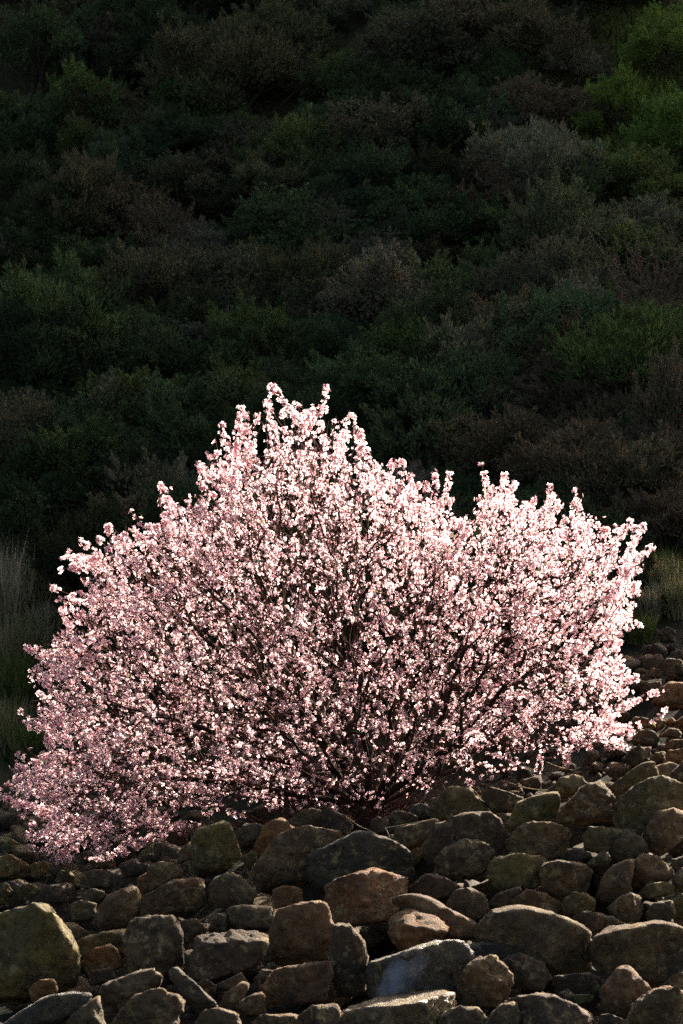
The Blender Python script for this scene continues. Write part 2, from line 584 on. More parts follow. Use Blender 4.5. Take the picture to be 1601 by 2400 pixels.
# outline in photo pixels, colour family, options, label (None: shares the label of its group)
ROCKS = [
    # --- heap, left of the middle
    ([(446,1972),(464,1944),(522,1925),(535,1928),(556,1980),(566,2013),(507,2049),(471,2056),(456,2049),(446,2013)], 'olive', {}, PILE, 'large tilted olive boulder with a sunlit right edge touching the lowest blossom'),
    ([(413,2028),(418,1998),(446,1972),(460,2003),(436,2025)], 'olive', {}, PILE, 'thin grey stone leaning behind the left side of the tilted olive boulder'),
    ([(419,2031),(446,2021),(451,2056),(436,2058)], 'grey', {}, PILE, 'small stone wedged under the left corner of the tilted olive boulder'),
    ([(553,1954),(576,1931),(599,1928),(617,1936),(612,1954),(596,1985),(580,1998),(558,1985)], 'grey', {}, PILE, 'grey stone standing between the tilted olive boulder and an ochre stone'),
    ([(595,1985),(619,1936),(645,1921),(665,1921),(693,1942),(655,1977),(630,2006),(596,2010)], 'rust', {}, PILE, 'ochre stone with thin bright rim next to the upright grey stone'),
    ([(566,2013),(589,1995),(600,2003),(598,2033),(581,2040)], 'olive', {}, PILE, 'little greenish stone wedged below the ochre stone'),
    ([(584,2049),(630,2003),(640,1975),(680,1949),(752,1939),(795,1954),(793,1990),(730,2060),(690,2085),(630,2094),(596,2082)], 'brown', dict(lv=5), PILE, 'big lumpy brown boulder with lichen below the ochre stone'),
    ([(678,1925),(700,1905),(732,1894),(757,1900),(760,1938),(693,1946)], 'grey', {}, PILE, 'dull grey stone at the foot of the trunk behind the lumpy brown boulder'),
    ([(750,1900),(775,1897),(800,1908),(828,1930),(815,1960),(757,1945)], 'dark', {}, PILE, 'dark stone with bright rim at the foot of the almond trunk'),
    ([(712,2008),(757,1990),(838,1950),(875,1952),(925,1972),(962,2010),(968,2062),(800,2095),(745,2092),(716,2060)], 'blue', dict(lv=5), PILE, 'wide dark blue-grey boulder above the orange-brown block'),
    ([(757,2078),(800,2057),(872,2036),(950,2055),(958,2074),(950,2105),(910,2150),(895,2162),(780,2168),(762,2125)], 'rust', dict(lv=5), PILE, 'orange-brown block with lichen in the middle of the heap'),
    ([(645,2137),(704,2116),(755,2111),(767,2127),(778,2178),(772,2249),(663,2268),(628,2248),(633,2188)], 'brown', dict(lv=5), PILE, 'tall squarish brown boulder between the flat lit slab and the orange-brown block'),
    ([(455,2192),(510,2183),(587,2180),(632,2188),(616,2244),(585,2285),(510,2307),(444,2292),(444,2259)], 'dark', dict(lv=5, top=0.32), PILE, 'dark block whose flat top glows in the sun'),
    ([(289,2208),(311,2155),(352,2146),(408,2151),(421,2183),(429,2276),(393,2287),(304,2276)], 'grey', dict(lv=5), PILE, 'upright grey-green block with its top and right edge sunlit'),
    ([(-30,2155),(46,2127),(92,2113),(133,2139),(163,2183),(182,2223),(184,2259),(173,2315),(100,2350),(-50,2355)], 'olive', dict(lv=5), PILE, 'largest mossy olive boulder with a golden rim over a bluish wet slab'),
    ([(184,2264),(224,2223),(260,2213),(282,2239),(288,2264),(250,2280),(204,2290)], 'rust', {}, PILE, 'rusty stone between the mossy boulder and the upright grey-green block'),
    ([(203,2278),(265,2268),(272,2304),(215,2310)], 'dark', {}, PILE, 'dark stone under the rusty stone'),
    ([(150,2164),(176,2162),(216,2193),(188,2210),(160,2200)], 'brown', dict(top=0.4), PILE, 'small stone with bright sunlit streaks beside the mossy boulder'),
    ([(180,2205),(237,2186),(295,2176),(292,2250),(224,2236),(180,2262)], 'olive', {}, PILE, 'sloping slab behind the rusty stone'),
    ([(217,2160),(258,2101),(306,2075),(325,2083),(332,2127),(308,2157),(286,2180),(237,2192)], 'brown', {}, PILE, 'tall leaning brown boulder behind the sloping slab'),
    ([(316,2092),(322,2060),(342,2048),(350,2085),(332,2110)], 'rust', {}, PILE, 'narrow rusty stone behind the leaning brown boulder'),
    ([(338,2062),(352,2030),(372,2019),(403,2022),(430,2040),(415,2068),(352,2095)], 'brown', {}, PILE, 'round brown stone with bright top under the hanging blossom'),
    ([(321,2134),(337,2101),(408,2065),(467,2057),(479,2070),(476,2116),(441,2144),(357,2156),(327,2154)], 'brown', dict(lv=5), PILE, 'long smooth tan-brown boulder lying below the tilted olive boulder'),
    ([(488,2067),(536,2045),(563,2055),(604,2096),(584,2123),(490,2130),(485,2096)], 'grey', {}, PILE, 'lichen-speckled grey boulder under the right end of the tilted olive boulder'),
    ([(529,2132),(566,2120),(633,2126),(642,2147),(635,2185),(531,2182)], 'grey', {}, PILE, 'grey block resting behind the flat sunlit top'),
    ([(492,2157),(510,2142),(533,2142),(530,2182),(490,2182)], 'grey', {}, PILE, 'small block left of the grey block behind the flat sunlit top'),
    ([(421,2162),(459,2155),(489,2178),(458,2206),(428,2212)], 'dark', {}, PILE, 'dark stone in the gap right of the upright grey-green block'),
    ([(638,2086),(663,2076),(706,2084),(708,2123),(643,2130)], 'rust', {}, PILE, 'reddish stone under the lumpy brown boulder'),
    ([(610,2315),(653,2268),(765,2252),(776,2290),(752,2348),(622,2360)], 'brown', dict(lv=5), PILE, 'broad brown boulder below the tall squarish boulder'),
    ([(788,2168),(823,2174),(854,2207),(863,2247),(858,2283),(853,2335),(790,2338),(772,2295),(770,2225)], 'dark', {}, PILE, 'dark boulder with pale lichen top beside the water veil'),
    ([(225,2362),(245,2306),(327,2274),(357,2273),(374,2286),(374,2306),(335,2335),(290,2370),(240,2376)], 'grey', dict(lv=5), PILE, 'slanting grey-brown boulder with bright crest in front of the upright block'),
    ([(255,2405),(300,2350),(324,2330),(370,2316),(400,2325),(428,2342),(428,2370),(400,2425),(262,2430)], 'grey', dict(lv=5), PILE, 'brown boulder with sunlit crest in front of the slanting grey-brown boulder'),
    ([(0,2405),(102,2339),(178,2325),(218,2330),(190,2362),(140,2400),(20,2430)], 'blue', dict(wet=1), PILE, 'wet blue-grey slab below the mossy boulder'),
    ([(150,2400),(190,2360),(232,2335),(240,2380),(255,2430),(150,2440)], 'grey', {}, PILE, 'wet grey stone right of the blue-grey slab'),
    ([(65,2322),(97,2295),(127,2297),(136,2326),(107,2345),(75,2352)], 'rust', {}, PILE, 'ochre stone leaning on the mossy boulder'),
    ([(393,2280),(418,2268),(440,2290),(512,2355),(499,2374),(465,2380),(425,2340)], 'blue', {}, PILE, 'long slanting grey slab below the flat-topped dark block'),
    ([(508,2366),(528,2329),(568,2300),(582,2306),(562,2350),(528,2372)], 'grey', {}, PILE, 'slim stone leaning against the slanting grey slab'),
    ([(508,2308),(563,2280),(577,2298),(545,2318),(520,2323)], 'grey', {}, PILE, 'small pale stone under the flat-topped dark block'),
    ([(457,2308),(482,2294),(510,2309),(506,2333),(480,2330)], 'dark', {}, PILE, 'small dark stone above the slanting grey slab'),
    ([(455,2405),(484,2366),(517,2363),(555,2374),(572,2425),(470,2435)], 'grey', {}, PILE, 'rounded grey stone at the lower end of the slanting slab'),
    ([(551,2357),(589,2331),(616,2325),(623,2376),(579,2388)], 'brown', {}, PILE, 'brown stone left of the broad brown boulder'),
    ([(575,2410),(617,2378),(693,2378),(722,2405),(700,2440),(600,2440)], 'brown', {}, PILE, 'low brown stone under the broad brown boulder'),
    ([(694,2388),(730,2358),(790,2353),(806,2400),(760,2440),(700,2430)], 'dark', {}, PILE, 'dark stone left of the wet ledge'),
    ([(592,2298),(617,2272),(648,2272),(640,2300),(612,2318)], 'dark', {}, PILE, 'small dark stone left of the broad brown boulder top'),
    # --- cascade
    ([(858,2336),(858,2258),(943,2235),(1019,2205),(1080,2208),(1108,2232),(1092,2275),(1075,2325),(1055,2340),(980,2352),(890,2358)], 'blue', dict(lv=5, wet=1), PILE, 'wet blue-grey boulder with water running over it'),
    ([(745,2405),(800,2368),(860,2346),(990,2340),(1068,2324),(1075,2360),(1050,2405),(1000,2440),(780,2440)], 'grey', dict(lv=5, wet=1, top=0.04), PILE, 'wet flat ledge under the water veil'),
    ([(1064,2322),(1088,2273),(1114,2250),(1157,2241),(1185,2263),(1196,2293),(1184,2330),(1150,2362),(1075,2370)], 'brown', dict(lv=5), PILE, 'humped brown boulder right of the wet cascade boulder'),
    ([(908,2166),(928,2142),(953,2132),(1030,2148),(1047,2171),(1035,2200),(1015,2215),(950,2240),(930,2220),(912,2195)], 'rust', dict(top=0.42), PILE, 'rusty stone with flaky sunlit top above the water veil'),
    ([(921,2118),(935,2101),(966,2096),(1004,2101),(1050,2127),(1080,2148),(1118,2163),(1105,2200),(1040,2205),(1000,2165),(950,2140)], 'brown', {}, PILE, 'low brown slab with long bright edge beside the orange-brown block'),
    ([(1098,2215),(1130,2208),(1200,2225),(1240,2255),(1220,2290),(1150,2290),(1105,2255)], 'blue', dict(wet=1), PILE, 'damp dark stone between the cascade boulder and the long lit boulder'),
    # --- right front
    ([(1110,2180),(1158,2136),(1224,2124),(1285,2138),(1357,2167),(1397,2228),(1372,2280),(1300,2292),(1200,2256),(1118,2210)], 'grey', dict(lv=5), PILE, 'long hump-backed boulder with a bright sunlit ridge'),
    ([(1385,2232),(1395,2203),(1428,2175),(1459,2178),(1536,2159),(1601,2180),(1645,2225),(1620,2300),(1500,2312),(1415,2310)], 'brown', dict(lv=5), PILE, 'broad brown boulder with bright wavy crest beside the hump-backed one'),
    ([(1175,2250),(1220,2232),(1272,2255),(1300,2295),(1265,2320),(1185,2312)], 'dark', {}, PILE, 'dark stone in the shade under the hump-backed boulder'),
    ([(1290,2290),(1370,2280),(1425,2300),(1400,2330),(1300,2330)], 'dark', dict(wet=1), PILE, 'black wet stone between the two bright-crested boulders'),
    ([(1407,2325),(1430,2288),(1450,2268),(1473,2265),(1496,2286),(1521,2318),(1506,2352),(1445,2388),(1413,2370)], 'brown', {}, PILE, 'pointed brown stone with sunlit crest standing in the wet hollow'),
    ([(1470,2390),(1493,2347),(1532,2320),(1565,2315),(1600,2330),(1630,2362),(1625,2440),(1480,2440)], 'brown', dict(lv=5), PILE, 'rounded brown boulder with a tan patch in front of the pointed stone'),
    ([(1548,2262),(1575,2233),(1625,2208),(1645,2300),(1560,2322)], 'dark', {}, PILE, 'dark boulder with thin bright edge under the wavy-crested boulder'),
    ([(1540,2318),(1590,2278),(1635,2280),(1635,2335),(1560,2330)], 'brown', {}, PILE, 'brown stone above the rounded boulder with the tan patch'),
    ([(1187,2342),(1272,2327),(1300,2334),(1343,2351),(1383,2378),(1390,2420),(1240,2440),(1185,2395)], 'dark', dict(lv=5), PILE, 'low dark boulder with a slanting sunlit edge by the wet hollow'),
    ([(1336,2307),(1355,2292),(1380,2291),(1406,2306),(1393,2330),(1345,2326)], 'moss', dict(wet=1), PILE, 'small black stone with thin bright arch in the wet hollow'),
    ([(1340,2337),(1363,2329),(1393,2333),(1383,2350),(1346,2354)], 'moss', dict(wet=1), PILE, 'small yellow-green mossy stone in the wet hollow'),
    ([(1307,2327),(1327,2317),(1347,2329),(1340,2350),(1313,2345)], 'dark', dict(wet=1), PILE, 'small wet stone behind the low dark boulder'),
    ([(1408,2378),(1430,2377),(1472,2393),(1495,2430),(1405,2430)], 'dark', {}, PILE, 'low stone with bright edge left of the rounded boulder with tan patch'),
    ([(1130,2405),(1170,2356),(1205,2349),(1222,2385),(1195,2430),(1140,2440)], 'grey', {}, PILE, 'grey lichened stone left of the low dark boulder'),
    ([(1000,2405),(1060,2362),(1120,2360),(1150,2400),(1120,2440),(1010,2440)], 'dark', {}, PILE, 'dark stone at the foot of the humped brown boulder'),
    # --- bank on the right
    ([(1005,1902),(1025,1870),(1056,1845),(1096,1847),(1154,1902),(1130,1932),(1076,1924),(1018,1926)], 'olive', {}, WALL, 'lichened stone on top of the bank right of the bluish round stone'),
    ([(960,1900),(968,1888),(984,1882),(1002,1886),(1013,1901),(1006,1919),(990,1926),(970,1918)], 'blue', dict(rough=.3), WALL, 'smooth bluish ball-shaped stone beside the almond trunk'),
    ([(910,1918),(922,1903),(943,1901),(975,1914),(980,1925),(943,1938),(910,1940)], 'grey', {}, WALL, 'grey stone left of the bluish ball-shaped stone'),
    ([(868,1925),(885,1915),(905,1925),(912,1955),(875,1958)], 'dark', {}, WALL, 'dark stone under the twigs beside the trunk'),
    ([(924,1941),(1019,1918),(1036,1934),(1026,1962),(979,1988),(950,1992),(926,1976)], 'brown', {}, WALL, 'brown block under the bluish ball-shaped stone'),
    ([(1020,1937),(1088,1910),(1144,1906),(1167,1916),(1180,1944),(1197,1972),(1165,1998),(1060,1998),(1030,2030),(1002,2032),(992,1982)], 'dark', dict(lv=5), WALL, 'large dark boulder in the bank right of the brown block'),
    ([(1022,2030),(1045,1984),(1081,1970),(1132,1973),(1160,2000),(1155,2036),(1100,2066),(1081,2063),(1033,2051)], 'grey', dict(lv=5), WALL, 'pinkish grey boulder under the large dark boulder of the bank'),
    ([(955,2082),(1000,2048),(1040,2055),(1085,2085),(1070,2118),(1000,2116),(958,2104)], 'dark', {}, WALL, 'dark stone under the pinkish grey boulder'),
    ([(1043,2128),(1068,2087),(1101,2080),(1134,2095),(1146,2130),(1112,2156),(1060,2146)], 'dark', {}, WALL, None),
    ([(1125,1858),(1153,1845),(1226,1869),(1214,1906),(1150,1906)], 'dark', {}, WALL, 'low stone with bright cane across it on top of the bank'),
    ([(1184,1945),(1214,1880),(1260,1862),(1305,1857),(1308,1905),(1272,1927),(1193,1945)], 'olive', {}, WALL, None),
    ([(1287,1853),(1311,1825),(1352,1816),(1379,1838),(1350,1865),(1306,1880)], 'olive', {}, WALL, 'rounded greenish stone under the lowest right blossom'),
    ([(1296,1922),(1362,1845),(1408,1829),(1436,1866),(1433,1900),(1425,1922),(1342,1937),(1299,1933)], 'brown', dict(lv=5), WALL, 'pointed brown boulder with a sunlit right face on the bank'),
    ([(1437,1892),(1480,1846),(1536,1822),(1582,1830),(1615,1850),(1610,1896),(1560,1906),(1518,1952),(1464,1947),(1439,1925)], 'olive', dict(lv=5), WALL, 'big dull olive boulder right of the pointed brown one'),
    ([(1502,1962),(1539,1903),(1575,1895),(1622,1908),(1598,1955),(1540,2009),(1514,1986)], 'brown', {}, WALL, 'slanting slab-like brown stone below the big dull olive boulder'),
    ([(1187,1972),(1225,1930),(1251,1925),(1302,1930),(1340,1954),(1343,1980),(1304,2012),(1225,2014),(1190,1998)], 'brown', dict(lv=5), WALL, 'egg-shaped dark brown boulder in the bank'),
    ([(1364,1962),(1384,1937),(1430,1940),(1456,1947),(1436,1982),(1404,2003),(1372,1992)], 'olive', {}, WALL, None),
    ([(1425,1992),(1445,1967),(1468,1944),(1500,1962),(1522,1998),(1483,2018),(1437,2020)], 'grey', {}, WALL, 'grey wedge-shaped stone with a sharp crest in the bank'),
    ([(1375,2025),(1412,1994),(1432,2013),(1420,2032),(1389,2035)], 'olive', {}, WALL, None),
    ([(1144,2042),(1150,2020),(1172,2009),(1198,2000),(1264,2009),(1285,2023),(1268,2066),(1242,2090),(1180,2093),(1148,2068)], 'olive', {}, WALL, 'squarish olive boulder with one pale spot in the bank'),
    ([(1264,2038),(1279,2023),(1315,2015),(1366,2022),(1387,2039),(1382,2087),(1302,2106),(1267,2080)], 'brown', {}, WALL, 'barrel-shaped brown boulder right of the squarish olive one'),
    ([(1306,2018),(1335,1989),(1365,1992),(1382,2015),(1352,2032)], 'dark', {}, WALL, None),
    ([(1395,2105),(1417,2048),(1437,2026),(1484,2012),(1472,2092),(1427,2119)], 'brown', {}, WALL, 'upright slab-like stone in the bank'),
    ([(1467,2041),(1491,2012),(1506,2001),(1542,2007),(1573,2039),(1566,2068),(1506,2084),(1474,2078)], 'brown', {}, WALL, 'round-topped brown boulder right of the upright slab-like stone'),
    ([(1574,2015),(1612,2003),(1622,2050),(1580,2045)], 'grey', {}, WALL, None),
    ([(1574,2056),(1600,2035),(1628,2060),(1615,2095),(1581,2090)], 'grey', {}, WALL, None),
    ([(1498,2092),(1519,2071),(1557,2066),(1579,2077),(1578,2095),(1532,2106),(1503,2104)], 'olive', {}, WALL, None),
    ([(1190,2118),(1238,2085),(1277,2094),(1315,2115),(1320,2148),(1250,2150),(1190,2140)], 'brown', {}, WALL, None),
    ([(1313,2118),(1343,2090),(1368,2091),(1392,2110),(1389,2142),(1350,2152),(1315,2145)], 'olive', {}, WALL, None),
    ([(1424,2132),(1445,2106),(1475,2091),(1503,2105),(1514,2142),(1492,2162),(1438,2156)], 'grey', {}, WALL, None),
    ([(1512,2142),(1537,2114),(1572,2110),(1584,2142),(1562,2166),(1518,2160)], 'grey', {}, WALL, None),
    ([(1575,2112),(1600,2094),(1630,2110),(1620,2156),(1578,2150)], 'olive', {}, WALL, None),
    ([(1342,2152),(1373,2134),(1419,2144),(1418,2180),(1379,2192)], 'grey', {}, WALL, None),
    ([(1138,2128),(1165,2094),(1217,2076),(1222,2104),(1178,2140)], 'dark', {}, WALL, None),
    ([(1395,2150),(1432,2148),(1460,2165),(1440,2185),(1400,2185)], 'dark', {}, WALL, None),
    ([(1440,1945),(1470,1940),(1505,1950),(1500,1975),(1450,1975)], 'dark', {}, WALL, None),
    # --- upper right
    ([(1421,1850),(1469,1814),(1492,1797),(1517,1786),(1532,1792),(1541,1818),(1515,1842),(1450,1864)], 'olive', {}, SLOPE, 'dark stone with bright cane on its crest behind the big dull olive boulder'),
    ([(1532,1798),(1569,1787),(1593,1796),(1580,1824),(1548,1827)], 'tan', {}, SLOPE, 'bright orange-tan stone lit by the sun'),
    ([(1570,1814),(1601,1785),(1635,1800),(1625,1836),(1573,1832)], 'dark', {}, SLOPE, 'dark stone right of the bright orange-tan stone'),
    ([(1525,1652),(1553,1610),(1575,1599),(1628,1605),(1628,1660),(1570,1666)], 'rust', {}, SLOPE, 'largest red-brown boulder on the slope behind the blossom tip'),
    ([(1523,1704),(1542,1684),(1559,1690),(1556,1708),(1536,1713)], 'rust', {}, SLOPE, None),
    ([(1555,1694),(1576,1682),(1586,1694),(1578,1709)], 'rust', {}, SLOPE, None),
    ([(1580,1692),(1605,1678),(1616,1706),(1583,1710)], 'rust', {}, SLOPE, None),
    ([(1543,1727),(1569,1707),(1597,1713),(1592,1733)], 'brown', {}, SLOPE, None),
    ([(1556,1746),(1573,1734),(1610,1734),(1612,1754),(1568,1758)], 'brown', {}, SLOPE, None),
    ([(1552,1790),(1567,1759),(1612,1753),(1615,1794)], 'rust', {}, SLOPE, None),
    ([(1520,1784),(1536,1762),(1560,1762),(1558,1790)], 'brown', {}, SLOPE, None),
    ([(1476,1738),(1500,1711),(1532,1714),(1549,1737),(1520,1750)], 'grey', {}, SLOPE, None),
    ([(1456,1783),(1485,1754),(1524,1751),(1524,1784),(1480,1799)], 'dark', {}, SLOPE, None),
    ([(1550,1560),(1565,1543),(1588,1545),(1611,1561),(1604,1584),(1557,1577)], 'grey', {}, SLOPE, 'grey boulder with flat top above the largest red-brown boulder'),
    ([(1507,1587),(1527,1566),(1553,1572),(1543,1592)], 'grey', {}, SLOPE, None),
    ([(1539,1488),(1563,1469),(1584,1478),(1579,1504),(1550,1504)], 'dark', {}, SLOPE, None),
    ([(1500,1620),(1520,1600),(1550,1598),(1540,1625),(1515,1635)], 'dark', {}, SLOPE, None),
    ([(1470,1700),(1490,1680),(1520,1685),(1520,1705),(1485,1712)], 'grey', {}, SLOPE, None),
    # --- scree on the left
    ([(-20,2015),(20,2002),(51,2017),(73,2033),(71,2058),(-20,2065)], 'olive', {}, SCREE, 'largest rounded green-grey stone of the scree'),
    ([(59,1974),(92,1952),(130,1956),(114,1982),(80,1986)], 'dark', {}, SCREE, 'dark stone with a pale curved edge on the scree'),
    ([(210,2030),(222,2008),(255,2002),(272,2026),(255,2042)], 'olive', {}, SCREE, None),
    ([(180,2056),(217,2038),(268,2042),(296,2064),(257,2089),(197,2081)], 'grey', {}, SCREE, 'broad dark grey stone of the scree behind the leaning brown boulder'),
    ([(190,2097),(217,2081),(242,2089),(259,2105),(232,2120),(190,2120)], 'grey', {}, SCREE, None),
    ([(125,2066),(143,2040),(168,2043),(180,2066),(153,2077)], 'olive', {}, SCREE, None),
    ([(69,2028),(102,2017),(115,2028),(106,2058),(75,2058)], 'olive', {}, SCREE, None),
    ([(0,1985),(25,1968),(45,1975),(48,1995),(15,2005)], 'moss', {}, SCREE, None),
    ([(30,2085),(70,2070),(100,2085),(95,2112),(40,2112)], 'olive', {}, SCREE, None),
    ([(-15,2075),(15,2068),(30,2090),(20,2120),(-15,2120)], 'olive', {}, SCREE, None),
    ([(100,2082),(135,2075),(165,2090),(155,2115),(110,2115)], 'dark', {}, SCREE, None),
    ([(275,2035),(310,2020),(350,2025),(345,2050),(290,2060)], 'dark', {}, SCREE, None),
    ([(160,2120),(190,2110),(225,2120),(225,2150),(170,2160)], 'olive', {}, SCREE, None),
]
SHARED = {WALL: 'dull brown stone packed among others in the bank of stacked stones',
          SLOPE: 'small brown stone scattered on the slope beyond the right branches',
          SCREE: 'small greenish stone scattered on the shady scree under the left branches'}
ROCKINFO = {}
LATER = []
for i, (poly, fam, opt, grp, label) in enumerate(ROCKS):
    P = np.array(poly, float)
    lo, hi = P.min(0), P.max(0)
    c = (lo + hi) / 2
    # the stone's depth: where the sight line through its lower half meets the packed surface
    hit = cast(c[0], min(c[1] + 0.3 * (hi[1] - lo[1]), 2396 + (c[1] - 2300) * .2))
    s = K * (hit[1] + CAM_D) / CAM_D
    Q = np.stack([(P[:, 0] - c[0]) * s, -(P[:, 1] - c[1]) * s], 1) * 1.0
    w, h = np.ptp(Q[:, 0]), np.ptp(Q[:, 1])
    D = 0.5 * math.sqrt(w * h) * random.uniform(0.85, 1.05)
    yc = hit[1] + D * 0.35
    s2 = (yc + CAM_D) / (hit[1] + CAM_D)
    me, info = rock_mesh('boulder', Q * s2, D, 100 + i, level=opt.get('lv', 4), p=opt.get('p', 40),
                         rough=opt.get('rough', 1.0), top=opt.get('top'), mat=MAT_WET if opt.get('wet') else MAT_ROCK)
    o = obj('boulder' if w > 0.22 else 'stone', me)
    o.location = pix(c[0], c[1], yc)
    j = rng.uniform(0.85, 1.15)
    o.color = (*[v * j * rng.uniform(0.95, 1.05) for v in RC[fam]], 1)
    LATER.append((o, label, grp, 'boulder' if w > 0.22 else 'stone', fam))
    if label and len(short(label).split()) >= 3:
        LAND_ROCK.append((tuple(o.location), short(label)))
    ROCKINFO[i] = (o, info)
RWORD = dict(olive='olive', brown='brown', rust='rusty', grey='grey', dark='dark', blue='bluish', tan='tan', moss='mossy')
for o, label, grp, cat, fam in LATER:
    tag(o, label or relative('%s stone packed' % RWORD[fam], o.location, LAND_ROCK), cat, grp)

# --- stones that fill the gaps, and the far scree: shared shapes, each its own object
PROTO = []
for k in range(14):
    a = np.sort(rng.uniform(0, 2 * math.pi, 8))
    rr = rng.uniform(0.75, 1.1, 8)
    q = np.stack([np.cos(a) * rr * 0.5, np.sin(a) * rr * rng.uniform(0.3, 0.42)], 1)
    q -= (q.min(0) + q.max(0)) / 2
    PROTO.append(rock_mesh('stone', q, 0.4, 900 + k, level=3, p=12)[0])


def drop_stone(x, y, size, fam, label, grp, name='stone', sink=0.3):
    o = obj(name, PROTO[rng.integers(len(PROTO))])
    z = float(terrain_z(x, y))
    o.location = (x, y, z + size * (0.36 - sink))
    o.scale = (size * rng.uniform(0.85, 1.15), size * rng.uniform(0.85, 1.15), size * rng.uniform(0.85, 1.2))
    o.rotation_euler = (rng.normal(0, 0.2), rng.normal(0, 0.25), rng.uniform(0, 6.28))
    j = rng.uniform(0.75, 1.2)
    o.color = (*[v * j for v in RC[fam]], 1)
    tag(o, label if label[-1] != '*' else relative('%s %s' % ('little' if size < 0.16 else 'small', RWORD[fam]) + ' ' + label[:-1], o.location, LAND_ROCK), 'stone', grp)
    return o


FAMS = ['brown', 'olive', 'grey', 'dark']
n = 0
while n < 110:      # wedged in the heap
    px, py = rng.uniform(-20, 1620), rng.uniform(1900, 2390)
    hit = cast(px, py, terrain_z)
    if hit[1] > -0.6:
        continue
    drop_stone(hit[0], hit[1], rng.uniform(0.24, 0.46), ['brown', 'dark', 'dark', 'olive'][rng.integers(4)],
               'stone wedged*', 'small stones wedged between the boulders', sink=0.1)
    n += 1
n = 0
while n < 78:      # scree on the left, running back under the branches
    px, py = rng.uniform(-30, 420), 1890 + 210 * rng.uniform(0, 1) ** 1.2
    hit = cast(px, py, terrain_z)
    if hit[1] < -0.8 or hit[1] > 5.2:
        continue
    drop_stone(hit[0], hit[1], rng.uniform(0.12, 0.3), ['olive', 'olive', 'grey', 'moss', 'dark'][rng.integers(5)], 'scree stone*', SCREE, sink=0.12)
    n += 1
n = 0
while n < 46:      # bare ground round the trunk
    x, y = rng.uniform(-1.6, 2.4), rng.uniform(-0.9, 2.2)
    if abs(x - 0.18) < 0.2 and abs(y) < 0.25:
        continue
    drop_stone(x, y, rng.uniform(0.1, 0.26), ['brown', 'dark', 'dark'][rng.integers(3)], 'stone lying under the almond tree*', 'stones under the almond tree', sink=0.12)
    n += 1
n = 0
while n < 60:      # slope on the right
    px, py = rng.uniform(1380, 1630), rng.uniform(1490, 1830)
    hit = cast(px, py, terrain_z)
    if hit[1] < -0.6 or hit[1] > 5:
        continue
    drop_stone(hit[0], hit[1], rng.uniform(0.09, 0.24), ['brown', 'rust', 'grey', 'dark'][rng.integers(4)], 'slope stone*', SLOPE, sink=0.12)
    n += 1

# loose rubble between the stones, too small to pick apart
v3, f3 = ico(1)
RV, RF = [], []
cnt = 0
for k in range(3400):
    x = rng.uniform(-3.4, 3.6); y = rng.uniform(-6.2, 4.6)
    if rocky(np.array([x]), np.array([y]))[0] < 0.3:
        continue
    z = float(terrain_z(x, y))
    sz = rng.uniform(0.015, 0.05)
    P = v3 * rng.uniform(0.7, 1.2, (len(v3), 1)) * sz * rng.uniform(0.6, 1.2, 3)
    RV.append(P + np.array([x, y, z + sz * 0.2])); RF.append(f3 + cnt); cnt += len(v3)
rub = obj('rubble', mesh_from('rubble', np.concatenate(RV), np.concatenate(RF), 3, mat=MAT_ROCK), kind='stuff')
rub.color = (0.09, 0.06, 0.03, 1)
tag(rub, 'loose brown rubble filling the gaps between the boulders', 'rubble')

# --- running water: a veil over the cascade boulder and the pool at its foot
ci = [i for i, r in enumerate(ROCKS) if r[4] == 'wet blue-grey boulder with water running over it'][0]
co, (N, H, p, w_, h_, D_) = ROCKINFO[ci]
U, V = np.meshgrid(np.linspace(0, 1, 60), np.linspace(0, 1, 60))
# the veil spreads from the crest of the boulder down to its lower left
cx = (-0.95 + 0.85 * V) * w_ + (U - 0.5) * w_ * (1.05 - 0.35 * V)
cz = (-1.0 + 1.62 * V) * h_ + 0 * U
d = np.stack([cx, -np.ones_like(cx) * D_ * 0.75, cz], -1).reshape(-1, 3)
d /= np.linalg.norm(d, axis=1)[:, None]
R = rock_surface(d, N, H, p) * 1.075
wv = d * R[:, None] * (1 + 0.012 * fbm(d * 9, 2))[:, None]
alpha = (np.sin(np.clip(U, 0, 1) * math.pi) ** 0.8 * np.clip((1 - V) * 4, 0, 1) * np.clip(V * 8, 0.3, 1)).reshape(-1)
ii = np.arange(3600).reshape(60, 60)
WF = np.stack([ii[:-1, :-1], ii[:-1, 1:], ii[1:, 1:], ii[1:, :-1]], -1).reshape(-1, 4)
veil = obj('water_veil', mesh_from('water_veil', wv, WF, 4, colors=np.stack([alpha] * 3, 1), smooth=True, mat=MAT_VEIL), kind='structure')
veil.location = co.location
veil['label'] = 'thin bluish veil of water sliding over the wet boulder'
xs, ys = np.linspace(-0.4, 2.4, 60), np.linspace(-6.4, -4.5, 34)
WX, WY = np.meshgrid(xs, ys)
WZ = -0.815 + 0.008 * fbm(np.stack([WX * 6, WY * 6, WX * 0], -1), 2)
ii = np.arange(60 * 34).reshape(34, 60)
WF = np.stack([ii[:-1, :-1], ii[:-1, 1:], ii[1:, 1:], ii[1:, :-1]], -1).reshape(-1, 4)
pool = obj('stream', mesh_from('stream', np.stack([WX, WY, WZ], -1).reshape(-1, 3), WF, 4, smooth=True, mat=MAT_WATER), kind='structure')
pool['label'] = 'dark stream water standing between the lowest boulders'


